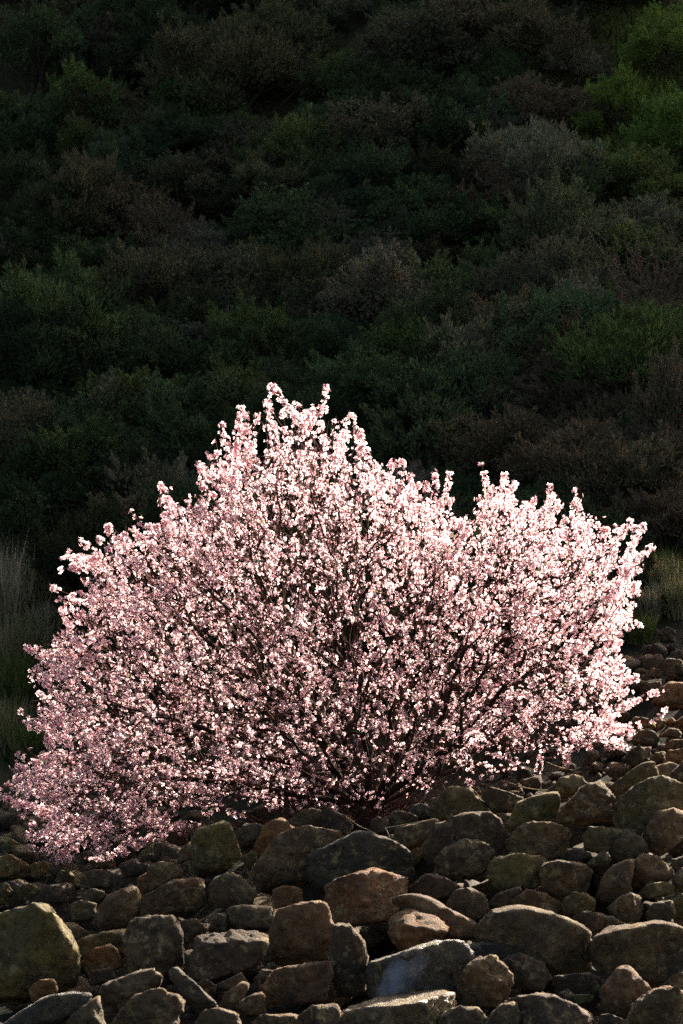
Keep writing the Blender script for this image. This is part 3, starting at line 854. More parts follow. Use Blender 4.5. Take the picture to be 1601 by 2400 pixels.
# ------------------------------------------------------------------ tubes
def tube(path, radii, sides=5):
    """one tapered tube along a polyline -> verts, faces (quads + tip)"""
    path = np.asarray(path, float)
    n = len(path)
    t = np.gradient(path, axis=0)
    t /= np.linalg.norm(t, axis=1)[:, None] + 1e-9
    up = np.array([0.31, 0.87, 0.38])
    a = np.cross(t, up); a /= np.linalg.norm(a, axis=1)[:, None] + 1e-9
    b = np.cross(t, a)
    ang = np.arange(sides) * 2 * math.pi / sides
    ring = path[:, None, :] + np.asarray(radii)[:, None, None] * (np.cos(ang)[None, :, None] * a[:, None, :] + np.sin(ang)[None, :, None] * b[:, None, :])
    V = ring.reshape(-1, 3)
    i = np.arange(n * sides).reshape(n, sides)
    F = np.stack([i[:-1], np.roll(i[:-1], -1, 1), np.roll(i[1:], -1, 1), i[1:]], -1).reshape(-1, 4)
    return V, F


class Tubes:
    def __init__(self):
        self.v, self.f, self.n = [], [], 0

    def add(self, path, radii, sides=5):
        V, F = tube(path, radii, sides)
        self.v.append(V); self.f.append(F + self.n); self.n += len(V)

    def mesh(self, name, mat):
        return mesh_from(name, np.concatenate(self.v), np.concatenate(self.f), 4, smooth=True, mat=mat)


# ------------------------------------------------------------------ almond tree
OUT = np.array([(120,2012),(85,1965),(110,1900),(40,1880),(10,1858),(60,1800),(110,1745),(75,1705),(100,1620),(78,1560),(92,1520),(165,1495),(150,1440),(140,1405),
    (215,1385),(195,1350),(150,1310),(265,1250),(290,1222),(380,1205),(385,1168),(490,1150),(470,1095),(520,1065),(525,1030),(590,1020),(580,985),(640,955),(720,965),(790,970),
    (845,1015),(850,1085),(905,1085),(960,1125),(1010,1160),(1060,1200),(1120,1225),(1150,1150),(1200,1150),(1250,1185),(1300,1165),(1345,1195),(1375,1235),(1450,1235),(1505,1240),
    (1495,1300),(1500,1360),(1490,1450),(1440,1520),(1480,1590),(1490,1640),(1440,1690),(1495,1745),(1400,1790),(1300,1815),(1200,1800),(1100,1815),(1000,1850),(900,1880),
    (760,1895),(600,1905),(480,1930),(400,1962),(290,1990),(180,2020)], float)


def inside(P, poly):
    x, y = P[:, 0], P[:, 1]
    c = np.zeros(len(P), bool)
    a = poly; b = np.roll(poly, -1, 0)
    for (x0, y0), (x1, y1) in zip(a, b):
        if y0 == y1:
            continue
        t = (y > min(y0, y1)) & (y <= max(y0, y1))
        c ^= t & (x < (x1 - x0) * (y - y0) / (y1 - y0) + x0)
    return c


def edge_dist(P, poly):
    best = np.full(len(P), 1e9)
    for a, b in zip(poly, np.roll(poly, -1, 0)):
        e = b - a
        t = np.clip(((P - a) @ e) / (e @ e), 0, 1)
        q = a + t[:, None] * e
        best = np.minimum(best, np.hypot(*(P - q).T))
    return best


Y0 = 0.15             # depth of the crown's middle
BASE_PX = (858, 1893)


def world_to_px(P):
    s = K * (P[:, 1] + CAM_D) / CAM_D
    return np.stack([P[:, 0] / s + 800.5, 1200 - (P[:, 2] - CAM_Z) / s], 1)


NT = 4200
cand = np.stack([rng.uniform(0, 1520, 40000), rng.uniform(940, 2020, 40000)], 1)
cand = cand[inside(cand, OUT)]
e = edge_dist(cand, OUT)
Rm = 330.0
half = 1.75 * np.sqrt(np.clip(1 - (1 - np.clip(e / Rm, 0, 1)) ** 2, 0, 1)) + 0.06
u = rng.uniform(-1, 1, len(cand))
u = np.sign(u) * np.abs(u) ** 0.75
yd = Y0 + u * half
T = np.array([pix(a, b, y) for (a, b), y in zip(cand, yd)])
base = pix(*BASE_PX, 0.0)
# the shell of the crown carries more shoots than its inside; none under the boughs at the trunk
dist_b = np.linalg.norm((T - base) * np.array([1, 1, 1.0]), axis=1)
keep = rng.uniform(0, 1, len(T)) < np.clip((dist_b - 0.05) / 0.7, 0.15, 1) * (0.35 + 0.65 * np.clip(1 - e / 420, 0, 1) + 0.4 * np.abs(u) ** 2)
keep &= (T[:, 2] > ground_z(T[:, 0], T[:, 1]) + 0.05)
T = T[keep]
# weight by volume: thick places hold more
wgt = half[keep] ** 0.8 * np.where(e[keep] < 38, 0.12, 1) * np.where(cand[keep][:, 1] < 1070, 0.4, 1)
sel = rng.choice(len(T), NT, replace=False, p=wgt / wgt.sum())
T = T[sel]

LIMBS = [
    [(862,1893,0),(930,1840,-.05),(1010,1790,-.15),(1090,1720,-.5),(1150,1655,-.75),(1190,1602,-.95),(1260,1566,-.95),(1340,1528,-.75),(1420,1480,-.4)],
    [(1190,1602,-.95),(1222,1560,-1.0),(1232,1480,-1.0),(1238,1400,-.8),(1255,1300,-.5)],
    [(858,1893,0),(862,1790,-.05),(842,1700,-.5),(822,1600,-.9),(800,1500,-1.05),(792,1400,-.9),(780,1280,-.5),(760,1150,0)],
    [(864,1893,0),(930,1770,-.1),(980,1670,-.6),(1012,1560,-.95),(1002,1450,-.95),(1022,1330,-.6)],
    [(850,1893,0),(790,1810,-.15),(725,1700,-.7),(692,1600,-1.0),(702,1480,-1.0),(690,1350,-.7),(700,1200,-.3)],
    [(846,1893,0),(700,1800,-.2),(560,1740,-.4),(420,1685,-.5),(300,1660,-.4),(180,1640,-.2)],
    [(846,1895,0),(700,1860,-.3),(560,1835,-.5),(400,1825,-.6),(250,1838,-.5),(130,1865,-.3)],
    [(790,1810,-.15),(660,1655,.1),(540,1550,.2),(430,1450,.2),(330,1385,.2),(230,1338,.1)],
    [(866,1893,0),(905,1750,.5),(950,1600,.9),(1000,1450,1.2),(1060,1330,1.2)],
    [(856,1893,0),(770,1700,.6),(650,1550,1.0),(560,1400,1.2),(500,1250,.9)],
    [(868,1893,0),(1000,1830,.2),(1120,1780,.4),(1260,1740,.4),(1400,1700,.3)],
    [(852,1893,0),(800,1790,-.5),(720,1690,-.9),(640,1560,-1.25),(560,1450,-1.3)],
    [(866,1893,0),(960,1790,-.5),(1040,1670,-.95),(1085,1540,-1.25),(1120,1420,-1.2)],
    [(866,1893,0),(980,1700,.4),(1120,1540,.8),(1280,1420,.8),(1400,1330,.5)],
]
nodes, parent = [base], [-1]
for L in LIMBS:
    pts = np.array([pix(a, b, y) for a, b, y in L])
    # nearest existing node starts the limb
    st = int(np.argmin(np.linalg.norm(np.array(nodes) - pts[0], axis=1)))
    cur = st
    seg = np.linalg.norm(np.diff(pts, axis=0), axis=1)
    s = np.concatenate([[0], np.cumsum(seg)])
    m = max(4, int(s[-1] / 0.11))
    prevp = None
    for q in np.linspace(0, s[-1], m)[1:]:
        pt = np.array([np.interp(q, s, pts[:, k]) for k in range(3)])
        pt = pt + 0.025 * np.array([vnoise(pt * 3.3 + o) for o in (0., 11., 23.)])
        nodes.append(pt); parent.append(cur); cur = len(nodes) - 1
nodes = np.array(nodes); n0 = len(nodes)
plen = np.zeros(n0)
for i in range(1, n0):
    plen[i] = plen[parent[i]] + np.linalg.norm(nodes[i] - nodes[parent[i]])
BF = 0.42
allp = np.concatenate([nodes, T])
par = list(parent) + [-1] * NT
pl = np.concatenate([plen, np.zeros(NT)])
D2 = np.linalg.norm(T[:, None, :] - nodes[None], axis=2) + BF * plen[None]
best = D2.min(1); bi = D2.argmin(1)
done = np.zeros(NT, bool)
for k in range(NT):
    j = int(np.argmin(np.where(done, 1e9, best)))
    gi = n0 + j
    par[gi] = int(bi[j])
    pl[gi] = pl[bi[j]] + np.linalg.norm(allp[gi] - allp[bi[j]])
    done[j] = True
    dd = np.linalg.norm(T - T[j], axis=1) + BF * pl[gi]
    b = dd < best
    best[b] = dd[b]; bi[b] = gi
par = np.array(par)
NN = len(allp)
kids = [[] for _ in range(NN)]
for i in range(1, NN):
    kids[par[i]].append(i)
order = np.argsort(pl)[::-1]
EXPN = 2.15
acc = np.zeros(NN)
rad = np.zeros(NN)
for i in order:
    rad[i] = max(0.0027, acc[i] ** (1 / EXPN)) if acc[i] > 0 else 0.0027
    if par[i] >= 0:
        acc[par[i]] += rad[i] ** EXPN
rad[0] = max(rad[0], 0.075)

# chains: follow the thickest child
chains = []
stack = [(0, None)]
while stack:
    st, pr = stack.pop()
    ch = [pr, st] if pr is not None else [st]
    cur = st
    while kids[cur]:
        ks = sorted(kids[cur], key=lambda q: -rad[q])
        for q in ks[1:]:
            stack.append((q, cur))
        ch.append(ks[0]); cur = ks[0]
    chains.append(ch)


def smooth_path(P, R, step):
    """Catmull-Rom through P"""
    if len(P) < 3:
        n = max(2, int(np.linalg.norm(P[1] - P[0]) / step) + 1)
        t = np.linspace(0, 1, n)[:, None]
        return P[0] * (1 - t) + P[1] * t, np.interp(t[:, 0], [0, 1], R)
    Q = np.concatenate([[2 * P[0] - P[1]], P, [2 * P[-1] - P[-2]]])
    out, rr = [], []
    for i in range(1, len(Q) - 2):
        n = max(1, int(np.linalg.norm(Q[i + 1] - Q[i]) / step))
        for t in np.arange(n) / n:
            a, b, c, d = Q[i - 1], Q[i], Q[i + 1], Q[i + 2]
            out.append(0.5 * ((2 * b) + (c - a) * t + (2 * a - 5 * b + 4 * c - d) * t * t + (3 * b - a - 3 * c + d) * t ** 3))
            rr.append(R[i - 1] * (1 - t) + R[i] * t)
    out.append(P[-1]); rr.append(R[-1])
    return np.array(out), np.array(rr)


tree = bpy.data.objects.new('almond_tree', None)
coll.objects.link(tree)
tag(tree, 'wide almond tree in full pink-white blossom glowing in backlight above the boulders', 'tree')
TRUNK_R, LIMB_R = 0.042, 0.0125
twigs = Tubes()
flower_lines = []          # (points, radii, density) that carry blossom
trunk = Tubes()
limb_list = []
for ch in chains:
    P = allp[ch]
    R = rad[ch].copy()
    if len(ch) > 1 and par[ch[1]] == ch[0]:
        R[0] = min(R[0], R[1] * 1.25) if ch[0] != 0 else R[0]
    L = np.linalg.norm(np.diff(P, axis=0), axis=1).sum()
    if len(P) < 2:
        continue
    SP, SR = smooth_path(P, R, 0.06)
    wob = 0.012 * np.stack([fbm(SP * 5 + o, 2) for o in (0., 31., 57.)], 1)
    wob[0] = 0
    SP = SP + wob
    big = SR.max() > LIMB_R
    if big:
        k = int(np.argmax(SR < LIMB_R * 0.6)) if (SR < LIMB_R * 0.6).any() else len(SR)
        k = max(k, 3)
        t = Tubes(); t.add(SP[:k + 1], SR[:k + 1], 7)
        limb_list.append((SR.max(), t))
        if k < len(SR) - 1:
            twigs.add(SP[k:], SR[k:], 4)
    else:
        twigs.add(SP, SR, 4)
    flower_lines.append((SP, SR))
limb_list.sort(key=lambda q: -q[0])
for q, (r_, t) in enumerate(limb_list):
    obj('trunk' if q == 0 else 'limb', t.mesh('limb', MAT_BARK), tree)
# flare at the foot
t = Tubes()
fp = np.array([base + np.array([0, 0, z]) for z in (-0.55, -0.25, 0.0, 0.12)])
t.add(fp, [0.19, 0.14, 0.1, 0.075], 9)
obj('root_flare', t.mesh('root_flare', MAT_BARK), tree)

# flowering shoots at the ends of the twigs
ends = [i for i in range(NN) if not kids[i]]
hub = pix(850, 1800, 0.1)
shoots = []
ap = world_to_px(allp)
edge_end = edge_dist(ap, OUT) < 75
for i in ends:
    a = allp[i]; b = allp[par[i]]
    d = (a - b) / (np.linalg.norm(a - b) + 1e-6)
    o = (a - hub); o /= np.linalg.norm(o) + 1e-6
    d = d * 0.55 + o * 0.75 + np.array([0, 0, 0.3]) + rng.normal(0, 0.22, 3)
    d /= np.linalg.norm(d)
    L = rng.uniform(0.22, 0.46) if edge_end[i] else rng.uniform(0.1, 0.3)
    n = max(4, int(L / 0.05))
    ts = np.linspace(0, 1, n)
    bend = rng.normal(0, 0.12, 3) + np.array([0, 0, 0.05])
    pth = a[None] + ts[:, None] * L * d[None] + (ts ** 2)[:, None] * L * bend[None]
    shoots.append((pth, L))
tips = np.array([s[0][-1] for s in shoots])
tp = world_to_px(tips)
okk = inside(tp, OUT) | (edge_dist(tp, OUT) < rng.choice([0, 6, 24], len(tp), p=[.55, .3, .15]))
good = []
for (pth, L), ok in zip(shoots, okk):
    if not ok:
        pth = pth[0][None] + (pth - pth[0][None]) * 0.35
    good.append(pth)
# long single shoots that break the outline
PL = []
segs = np.linalg.norm(np.roll(OUT, -1, 0) - OUT, axis=1)
ctr = np.array([850., 1780.])
for q in range(len(OUT)):
    A_, B_ = OUT[q], OUT[(q + 1) % len(OUT)]
    for tq in np.arange(0, 1, 24 / segs[q]):
        pq = A_ + (B_ - A_) * (tq + rng.uniform(-.2, .2) * 26 / segs[q])
        if pq[1] > 1780 and pq[0] > 420:
            continue
        dq = pq - ctr
        dq = dq / np.linalg.norm(dq) + np.array([0, -0.45]) + rng.normal(0, 0.16, 2)
        dq /= np.linalg.norm(dq)
        PL.append((*(pq - dq * rng.uniform(60, 120)), *(pq + dq * rng.choice([-22, -6, 8, 24, 40], p=[.25, .25, .2, .18, .12]))))
SPIKES = PL + [(655,985,636,900),(640,960,628,902),(775,1030,769,902),(780,985,765,955),(600,1040,565,955),(590,1000,572,970),(535,1110,505,1025),(545,1070,520,1020),(500,1160,462,1080),(830,1080,838,1000),
          (820,1050,812,1010),(905,1140,886,1080),(930,1140,920,1085),(965,1160,958,1110),(1030,1190,1018,1098),(1040,1190,1055,1110),(1120,1230,1118,1165),(1160,1200,1128,1082),(1190,1190,1182,1112),(1205,1180,1208,1130),
          (1290,1210,1290,1138),(1300,1210,1302,1150),(1350,1250,1345,1146),(1375,1270,1378,1215),(1480,1310,1512,1226),(1455,1290,1470,1230),(1495,1310,1530,1280),(1400,1680,1552,1618),(1420,1690,1565,1662),
          (1400,1765,1548,1738),(1400,1750,1490,1700),(1420,1640,1508,1590),(1430,1470,1505,1470),(180,1720,64,1705),(200,1870,22,1785),(160,1880,5,1840),(120,1900,0,1866),(240,1960,85,1955),(280,1960,95,2000),
          (300,1985,132,2022),(220,1580,66,1592),(200,1560,82,1520),(260,1420,126,1404),(250,1330,140,1336),(320,1270,268,1240),(400,1230,372,1160),(430,1210,400,1180),(280,1330,165,1300),(420,1960,380,1985),
          (1350,1790,1330,1822),(1260,1790,1262,1822),(1480,1420,1500,1390),(700,1000,690,940),(735,1000,738,950)]
NHAND = len(SPIKES) - len(PL)
for a, b, c_, d_ in SPIKES:
    y = Y0 + rng.uniform(-0.35, 0.35)
    A, B = pix(a, b, y), pix(c_, d_, y + rng.uniform(-0.1, 0.1))
    j = int(np.argmin(np.linalg.norm(allp - A, axis=1)))
    A = allp[j]
    L = np.linalg.norm(B - A)
    ts = np.linspace(0, 1, max(6, int(L / 0.05)))
    side = rng.normal(0, 0.05, 3)
    good.append(A[None] * (1 - ts)[:, None] + B[None] * ts[:, None] + (np.sin(ts * math.pi))[:, None] * L * side[None])
for pth in good:
    twigs.add(pth, np.linspace(0.003, 0.0014, len(pth)), 3)
    flower_lines.append((pth, np.full(len(pth), 0.0015)))
def tw_ok(q):
    w = world_to_px(np.array([q]))
    return inside(w, OUT)[0] and edge_dist(w, OUT)[0] > 30


ia = rng.choice(np.arange(1, NN), 3800)
for i in ia:
    b = allp[i]
    dv = (b - hub); dv /= np.linalg.norm(dv) + 1e-6
    dv = dv * 0.8 + rng.normal(0, 0.5, 3)
    L = rng.uniform(0.1, 0.32)
    if not tw_ok(b + dv * L * 1.25):
        continue
    ts = np.linspace(0, 1, 4)[:, None]
    twigs.add(b + ts * dv * L + ts ** 2 * rng.normal(0, 0.25, 3) * L, np.linspace(0.0034, 0.0017, 4), 3)
for k in range(240):
    a = rng.uniform(0, 6.28)
    P0 = base + np.array([rng.normal(0.05, 0.28), rng.normal(0, 0.16), -0.3])
    dv = np.array([rng.normal(0, 0.75), rng.normal(0, 0.5), rng.uniform(0.35, 1.1)])
    L = rng.uniform(0.35, 0.95)
    ts = np.linspace(0, 1, 9)[:, None]
    pth = P0 + ts * dv * L + ts ** 2 * np.array([dv[0] * .3, dv[1] * .3, -0.1]) * L + np.cumsum(rng.normal(0, 0.008, (9, 3)), 0)
    twigs.add(pth, np.linspace(0.0065, 0.002, 9), 4)
    flower_lines.insert(0, (pth[3:], np.full(6, 0.0045)))
twig_o = obj('twigs', twigs.mesh('twigs', MAT_TWIG), tree, kind='stuff')

# blossom positions
POS, DIR = [], []
NSPIKE0 = len(flower_lines) - len(SPIKES)
owner = []
for li, (P, R) in enumerate(flower_lines):
    seg = np.linalg.norm(np.diff(P, axis=0), axis=1)
    L = seg.sum()
    if L < 1e-3:
        continue
    s = np.concatenate([[0], np.cumsum(seg)])
    spike = li >= NSPIKE0
    shoot = li >= len(flower_lines) - len(good)
    dens = (150 if li >= len(flower_lines) - NHAND else 115) if spike else (108 if shoot else 62)
    m = rng.poisson(L * dens)
    if m == 0:
        continue
    # blossoms sit in clusters on short spurs
    nc = max(1, m // 3)
    cs = rng.uniform(0.0, L, nc)
    if spike and li < len(flower_lines) - NHAND:
        gap = fbm(np.stack([cs * 4, np.full(nc, li * 7.1), np.zeros(nc)], 1), 1)
        cs = cs[(gap > -0.35) | (cs > L * 0.75)]
        nc = len(cs)
        if nc == 0:
            continue
    cs = cs[rng.integers(0, nc, m)] + rng.normal(0, 0.012, m)
    cs = np.clip(cs, 0, L)
    pt = np.stack([np.interp(cs, s, P[:, k]) for k in range(3)], 1)
    rr = np.interp(cs, s, R)
    ax = (P[-1] - P[0]) / (np.linalg.norm(P[-1] - P[0]) + 1e-6)
    rd = rng.normal(0, 1, (m, 3))
    rd -= (rd @ ax)[:, None] * ax
    rd /= np.linalg.norm(rd, axis=1)[:, None] + 1e-6
    keepf = rng.uniform(0, 1, m) < np.clip(1.25 - rr / 0.008, 0, 1)
    off = rng.uniform(0.008, 0.028, m)
    dr = rd * 1.0 + ax[None] * rng.uniform(-0.1, 0.9, m)[:, None] + rng.normal(0, 0.35, (m, 3))
    dr /= np.linalg.norm(dr, axis=1)[:, None]
    POS.append((pt + rd * off[:, None])[keepf]); DIR.append(dr[keepf])
    owner.append(np.full(keepf.sum(), 2 if spike else (1 if shoot else 0)))
POS = np.concatenate(POS); DIR = np.concatenate(DIR); owner = np.concatenate(owner)
db = np.linalg.norm(POS - (base + np.array([0, 0, 0.25])), axis=1)
thin = np.clip((db - 0.1) / 0.85, 0.2, 1)
clump = fbm(POS * 2.6, 3)
thin = thin * np.clip(0.8 + clump * 2.0, 0.12, 1)
ppx = world_to_px(POS)
edp = edge_dist(ppx, OUT)
hp = 1.75 * np.sqrt(np.clip(1 - (1 - np.clip(edp / Rm, 0, 1)) ** 2, 0, 1)) + 0.06
shell = np.clip(np.abs(POS[:, 1] - Y0) / hp, 0, 1)
core = np.hypot((ppx[:, 0] - 840) / 520, (ppx[:, 1] - 1720) / 330)
thin = thin * np.clip(0.45 + 0.55 * core, 0.42, 1)
thin = thin * np.where(edp > 120, 0.5 + 0.5 * np.clip(shell * 1.5, 0, 1), 1)
thin = thin * np.clip((ppx[:, 1] - 900) / 260, 0.4, 1)
kf = (rng.uniform(0, 1, len(POS)) < thin) | (owner == 2)
kf &= POS[:, 2] > ground_z(POS[:, 0], POS[:, 1]) - 0.02
POS, DIR, owner = POS[kf], DIR[kf], owner[kf]
print('blossoms', len(POS))


def flower_template(r, cup, pink):
    v, c, f = [], [], []
    for k in range(5):
        a = k * 2 * math.pi / 5
        def pt(rad_, da, z):
            return (rad_ * math.cos(a + da), rad_ * math.sin(a + da), z)
        b = len(v)
        v += [pt(r * 0.1, 0, 0.0), pt(r * 0.66, -0.52, cup * 0.55), pt(r * 1.0, -0.16, cup), pt(r * 1.0, 0.16, cup), pt(r * 0.66, 0.52, cup * 0.55)]
        base_c = np.array([0.78, 0.2, 0.3]); side = np.array([0.92, 0.68, 0.7]) ; tip = np.array([0.95, 0.85, 0.85])
        side = side * (1 - pink) + np.array([0.82, 0.42, 0.5]) * pink
        tip = tip * (1 - pink) + np.array([0.88, 0.58, 0.63]) * pink
        c += [base_c, side, tip, tip, side]
        f += [b, b + 1, b + 2, b + 3, b + 4]
    sizes = [5] * 5
    b = len(v)
    # red calyx behind the petals
    for k in range(3):
        a = k * 2 * math.pi / 3
        v.append((r * 0.33 * math.cos(a), r * 0.33 * math.sin(a), -0.001)); c.append(np.array([0.2, 0.035, 0.03]))
    v.append((0, 0, -r * 0.75)); c.append(np.array([0.14, 0.05, 0.02]))
    for k in range(3):
        f += [b + k, b + (k + 1) % 3, b + 3]
    sizes += [3] * 3
    return np.array(v), np.array(c), np.array(f), sizes


def frames(DIRS):
    z = DIRS
    h = np.where(np.abs(z[:, 2:3]) < 0.9, np.array([[0, 0, 1.0]]), np.array([[1.0, 0, 0]]))
    x = np.cross(h, z); x /= np.linalg.norm(x, axis=1)[:, None]
    y = np.cross(z, x)
    sp = rng.uniform(0, 6.28, len(z))[:, None]
    return x * np.cos(sp) + y * np.sin(sp), -x * np.sin(sp) + y * np.cos(sp), z


# 300 blossoms that stand out on the outline shoots become parts of their own
cand_i = np.nonzero(owner == 2)[0]
pxs = world_to_px(POS[cand_i])
outd = np.where(inside(pxs, OUT), -1, 1) * edge_dist(pxs, OUT)
single = cand_i[np.argsort(-outd)[:300]]
mass = np.setdiff1d(np.arange(len(POS)), single)

TV, TC, TF, TS = [], [], [], []
cnt = 0
kinds = [(0.0155, 0.0035, 0.0), (0.0145, 0.007, 0.12), (0.0135, 0.01, 0.55), (0.0165, 0.001, 0.0)]
which = rng.integers(0, len(kinds), len(POS))
X, Yv, Z = frames(DIR)
for kdx, (r_, cup, pink) in enumerate(kinds):
    tv, tc_, tf, ts = flower_template(r_, cup, pink)
    ids = mass[which[mass] == kdx]
    sc = rng.uniform(0.8, 1.12, len(ids))
    W = POS[ids][:, None, :] + sc[:, None, None] * (tv[None, :, 0:1] * X[ids][:, None, :] + tv[None, :, 1:2] * Yv[ids][:, None, :] + tv[None, :, 2:3] * Z[ids][:, None, :])
    br = rng.uniform(0.9, 1.03, (len(ids), 1, 1))
    TV.append(W.reshape(-1, 3)); TC.append(np.clip(tc_[None] * br, 0, 1).reshape(-1, 3))
    TF.append((tf[None] + cnt + (np.arange(len(ids)) * len(tv))[:, None]).reshape(-1))
    TS.append(np.tile(ts, len(ids)))
    cnt += len(ids) * len(tv)
crown = obj('crown', mesh_from('crown', np.concatenate(TV), np.concatenate(TF), np.concatenate(TS), colors=np.concatenate(TC), mat=MAT_PETAL), tree, kind='stuff')
fm = []
for r_, cup, pink in kinds:
    tv, tc_, tf, ts = flower_template(r_, cup, pink)
    fm.append(mesh_from('blossom', tv, tf, ts, colors=tc_, mat=MAT_PETAL))
from mathutils import Matrix
for i in single:
    o = obj('blossom', fm[which[i]], crown)
    m = Matrix(((X[i][0], Yv[i][0], Z[i][0], POS[i][0]), (X[i][1], Yv[i][1], Z[i][1], POS[i][1]), (X[i][2], Yv[i][2], Z[i][2], POS[i][2]), (0, 0, 0, 1)))
    o.matrix_local = m

# few young leaves breaking between the blossom
li_ = rng.choice(len(POS), 420, replace=False)
LV, LF, LC = [], [], []
for q, i in enumerate(li_):
    L = rng.uniform(0.02, 0.04)
    a, b_, c_ = Z[i], X[i], Yv[i]
    p0 = POS[i]
    LV += [p0, p0 + a * L * .5 + b_ * L * .2, p0 + a * L + c_ * L * .15, p0 + a * L * .5 - b_ * L * .2]
    LF += [4 * q, 4 * q + 1, 4 * q + 2, 4 * q + 3]
    LC += [np.array([0.2, 0.3, 0.05]) * rng.uniform(.8, 1.2)] * 4
obj('young_leaves', mesh_from('young_leaves', np.array(LV), LF, 4, colors=np.array(LC), mat=MAT_GRASS), tree, kind='stuff')


# ------------------------------------------------------------------ shrubs
def shrub_mesh(seed, n_leaf, lumps, upright, leaf, flat=0.62, mottled=0.35):
    """foliage of a shrub 1 m wide standing on the origin"""
    r = np.random.default_rng(seed)
    # clumps over a dome
    a = r.uniform(0, 2 * math.pi, lumps); h = r.uniform(0.0, 1, lumps) ** 0.8
    rr = np.sqrt(np.clip(1 - h * h, 0, 1)) * 0.36
    cen = np.stack([np.cos(a) * rr, np.sin(a) * rr, 0.06 + h * flat * 0.72], 1)
    cen += r.normal(0, 0.055, cen.shape) * np.array([1, 1, 0.7])
    rad_ = r.uniform(0.07, 0.2, lumps)
    tintc = 1 + r.normal(0, mottled * 0.5, lumps)
    k = r.integers(0, lumps, n_leaf)
    d = r.normal(0, 1, (n_leaf, 3)); d /= np.linalg.norm(d, axis=1)[:, None]
    d[:, 2] = np.where(d[:, 2] < -0.2, -d[:, 2], d[:, 2])
    q = r.uniform(0.35, 1.08, n_leaf) ** 0.6
    P = cen[k] + d * (rad_[k] * q)[:, None]
    # sprigs that break the outline
    ns = 70
    sc_ = r.integers(0, lumps, ns)
    sdv = (cen[sc_] - np.array([0, 0, 0.05])); sdv /= np.linalg.norm(sdv, axis=1)[:, None]
    sdv = sdv + np.array([0, 0, 0.5]) + r.normal(0, 0.35, (ns, 3)); sdv /= np.linalg.norm(sdv, axis=1)[:, None]
    sl = r.uniform(0.05, 0.2, ns)
    m_ = int(n_leaf * 0.24)
    w_ = r.integers(0, ns, m_)
    u_ = r.uniform(0.2, 1, m_)
    P[:m_] = cen[sc_[w_]] + sdv[w_] * (rad_[sc_[w_]] * 0.6 + sl[w_] * u_)[:, None] + r.normal(0, 0.016, (m_, 3)) * (1.3 - u_)[:, None]
    d[:m_] = sdv[w_] + r.normal(0, 0.3, (m_, 3))
    P[:, 2] = np.abs(P[:, 2])
    ax = d * (1 - upright) + np.array([0, 0, 1.0]) * upright + (P - np.array([0, 0, 0.1])) * 0.6 + r.normal(0, 0.35, (n_leaf, 3))
    ax /= np.linalg.norm(ax, axis=1)[:, None]
    sd = np.cross(ax, r.normal(0, 1, (n_leaf, 3))); sd /= np.linalg.norm(sd, axis=1)[:, None]
    L = leaf[0] * r.uniform(0.6, 1.4, n_leaf)[:, None]; W = leaf[1] * r.uniform(0.7, 1.3, n_leaf)[:, None]
    V = np.stack([P - sd * W * .3, P + ax * L * .5 + sd * W * .5, P + ax * L, P + ax * L * .5 - sd * W * .5], 1)
    t = np.clip(tintc[k] * (1 + r.normal(0, 0.18, n_leaf)), 0.3, 1.9)
    hue = r.normal(0, 0.1, n_leaf)
    C = np.stack([t * (1 + hue), t, t * (1 - hue * .5)], 1)
    C = np.repeat(np.clip(C, 0.05, 2)[:, None, :], 4, 1)
    return V.reshape(-1, 3), np.arange(4 * n_leaf), C.reshape(-1, 3), cen


def shrub_stems(seed, cen, r0=0.011):
    r = np.random.default_rng(seed)
    t = Tubes()
    for c in cen[::2]:
        s = np.array([r.normal(0, 0.03), r.normal(0, 0.03), -0.08])
        m = (s + c) / 2 + np.array([0, 0, 0.05]) + r.normal(0, 0.03, 3)
        path = np.array([s, s * .6 + m * .4 + [0, 0, .02], m, c])
        t.add(path, [r0, r0 * .8, r0 * .6, r0 * .3], 4)
    return t.mesh('stem', MAT_STEM)


SHR = []
for k in range(12):
    style = [(34, 0.2, (0.036, 0.013), 0.62), (26, 0.35, (0.05, 0.009), 0.6), (46, 0.15, (0.028, 0.014), 0.7), (60, 0.4, (0.042, 0.009), 0.56)][k % 4]
    V, Fq, C, cen = shrub_mesh(300 + k, 15000, style[0], style[1], style[2], style[3])
    SHR.append((mesh_from('foliage', V, Fq, 4, colors=C, mat=MAT_LEAF), shrub_stems(400 + k, cen), style))

SC = dict(g=(0.05, 0.073, 0.032), m=(0.068, 0.095, 0.033), o=(0.078, 0.08, 0.043), s=(0.118, 0.114, 0.074), b=(0.09, 0.074, 0.043), v=(0.125, 0.185, 0.04), w=(0.115, 0.142, 0.048), k=(0.034, 0.045, 0.022))  # real greens, but v and w are brightened to carry the upper right glow
WORD = dict(g='dark green', m='leafy mid-green', o='dull olive-grey', s='pale silver-grey', b='dry brownish', v='vivid green', w='light meadow-green', k='blackish green')


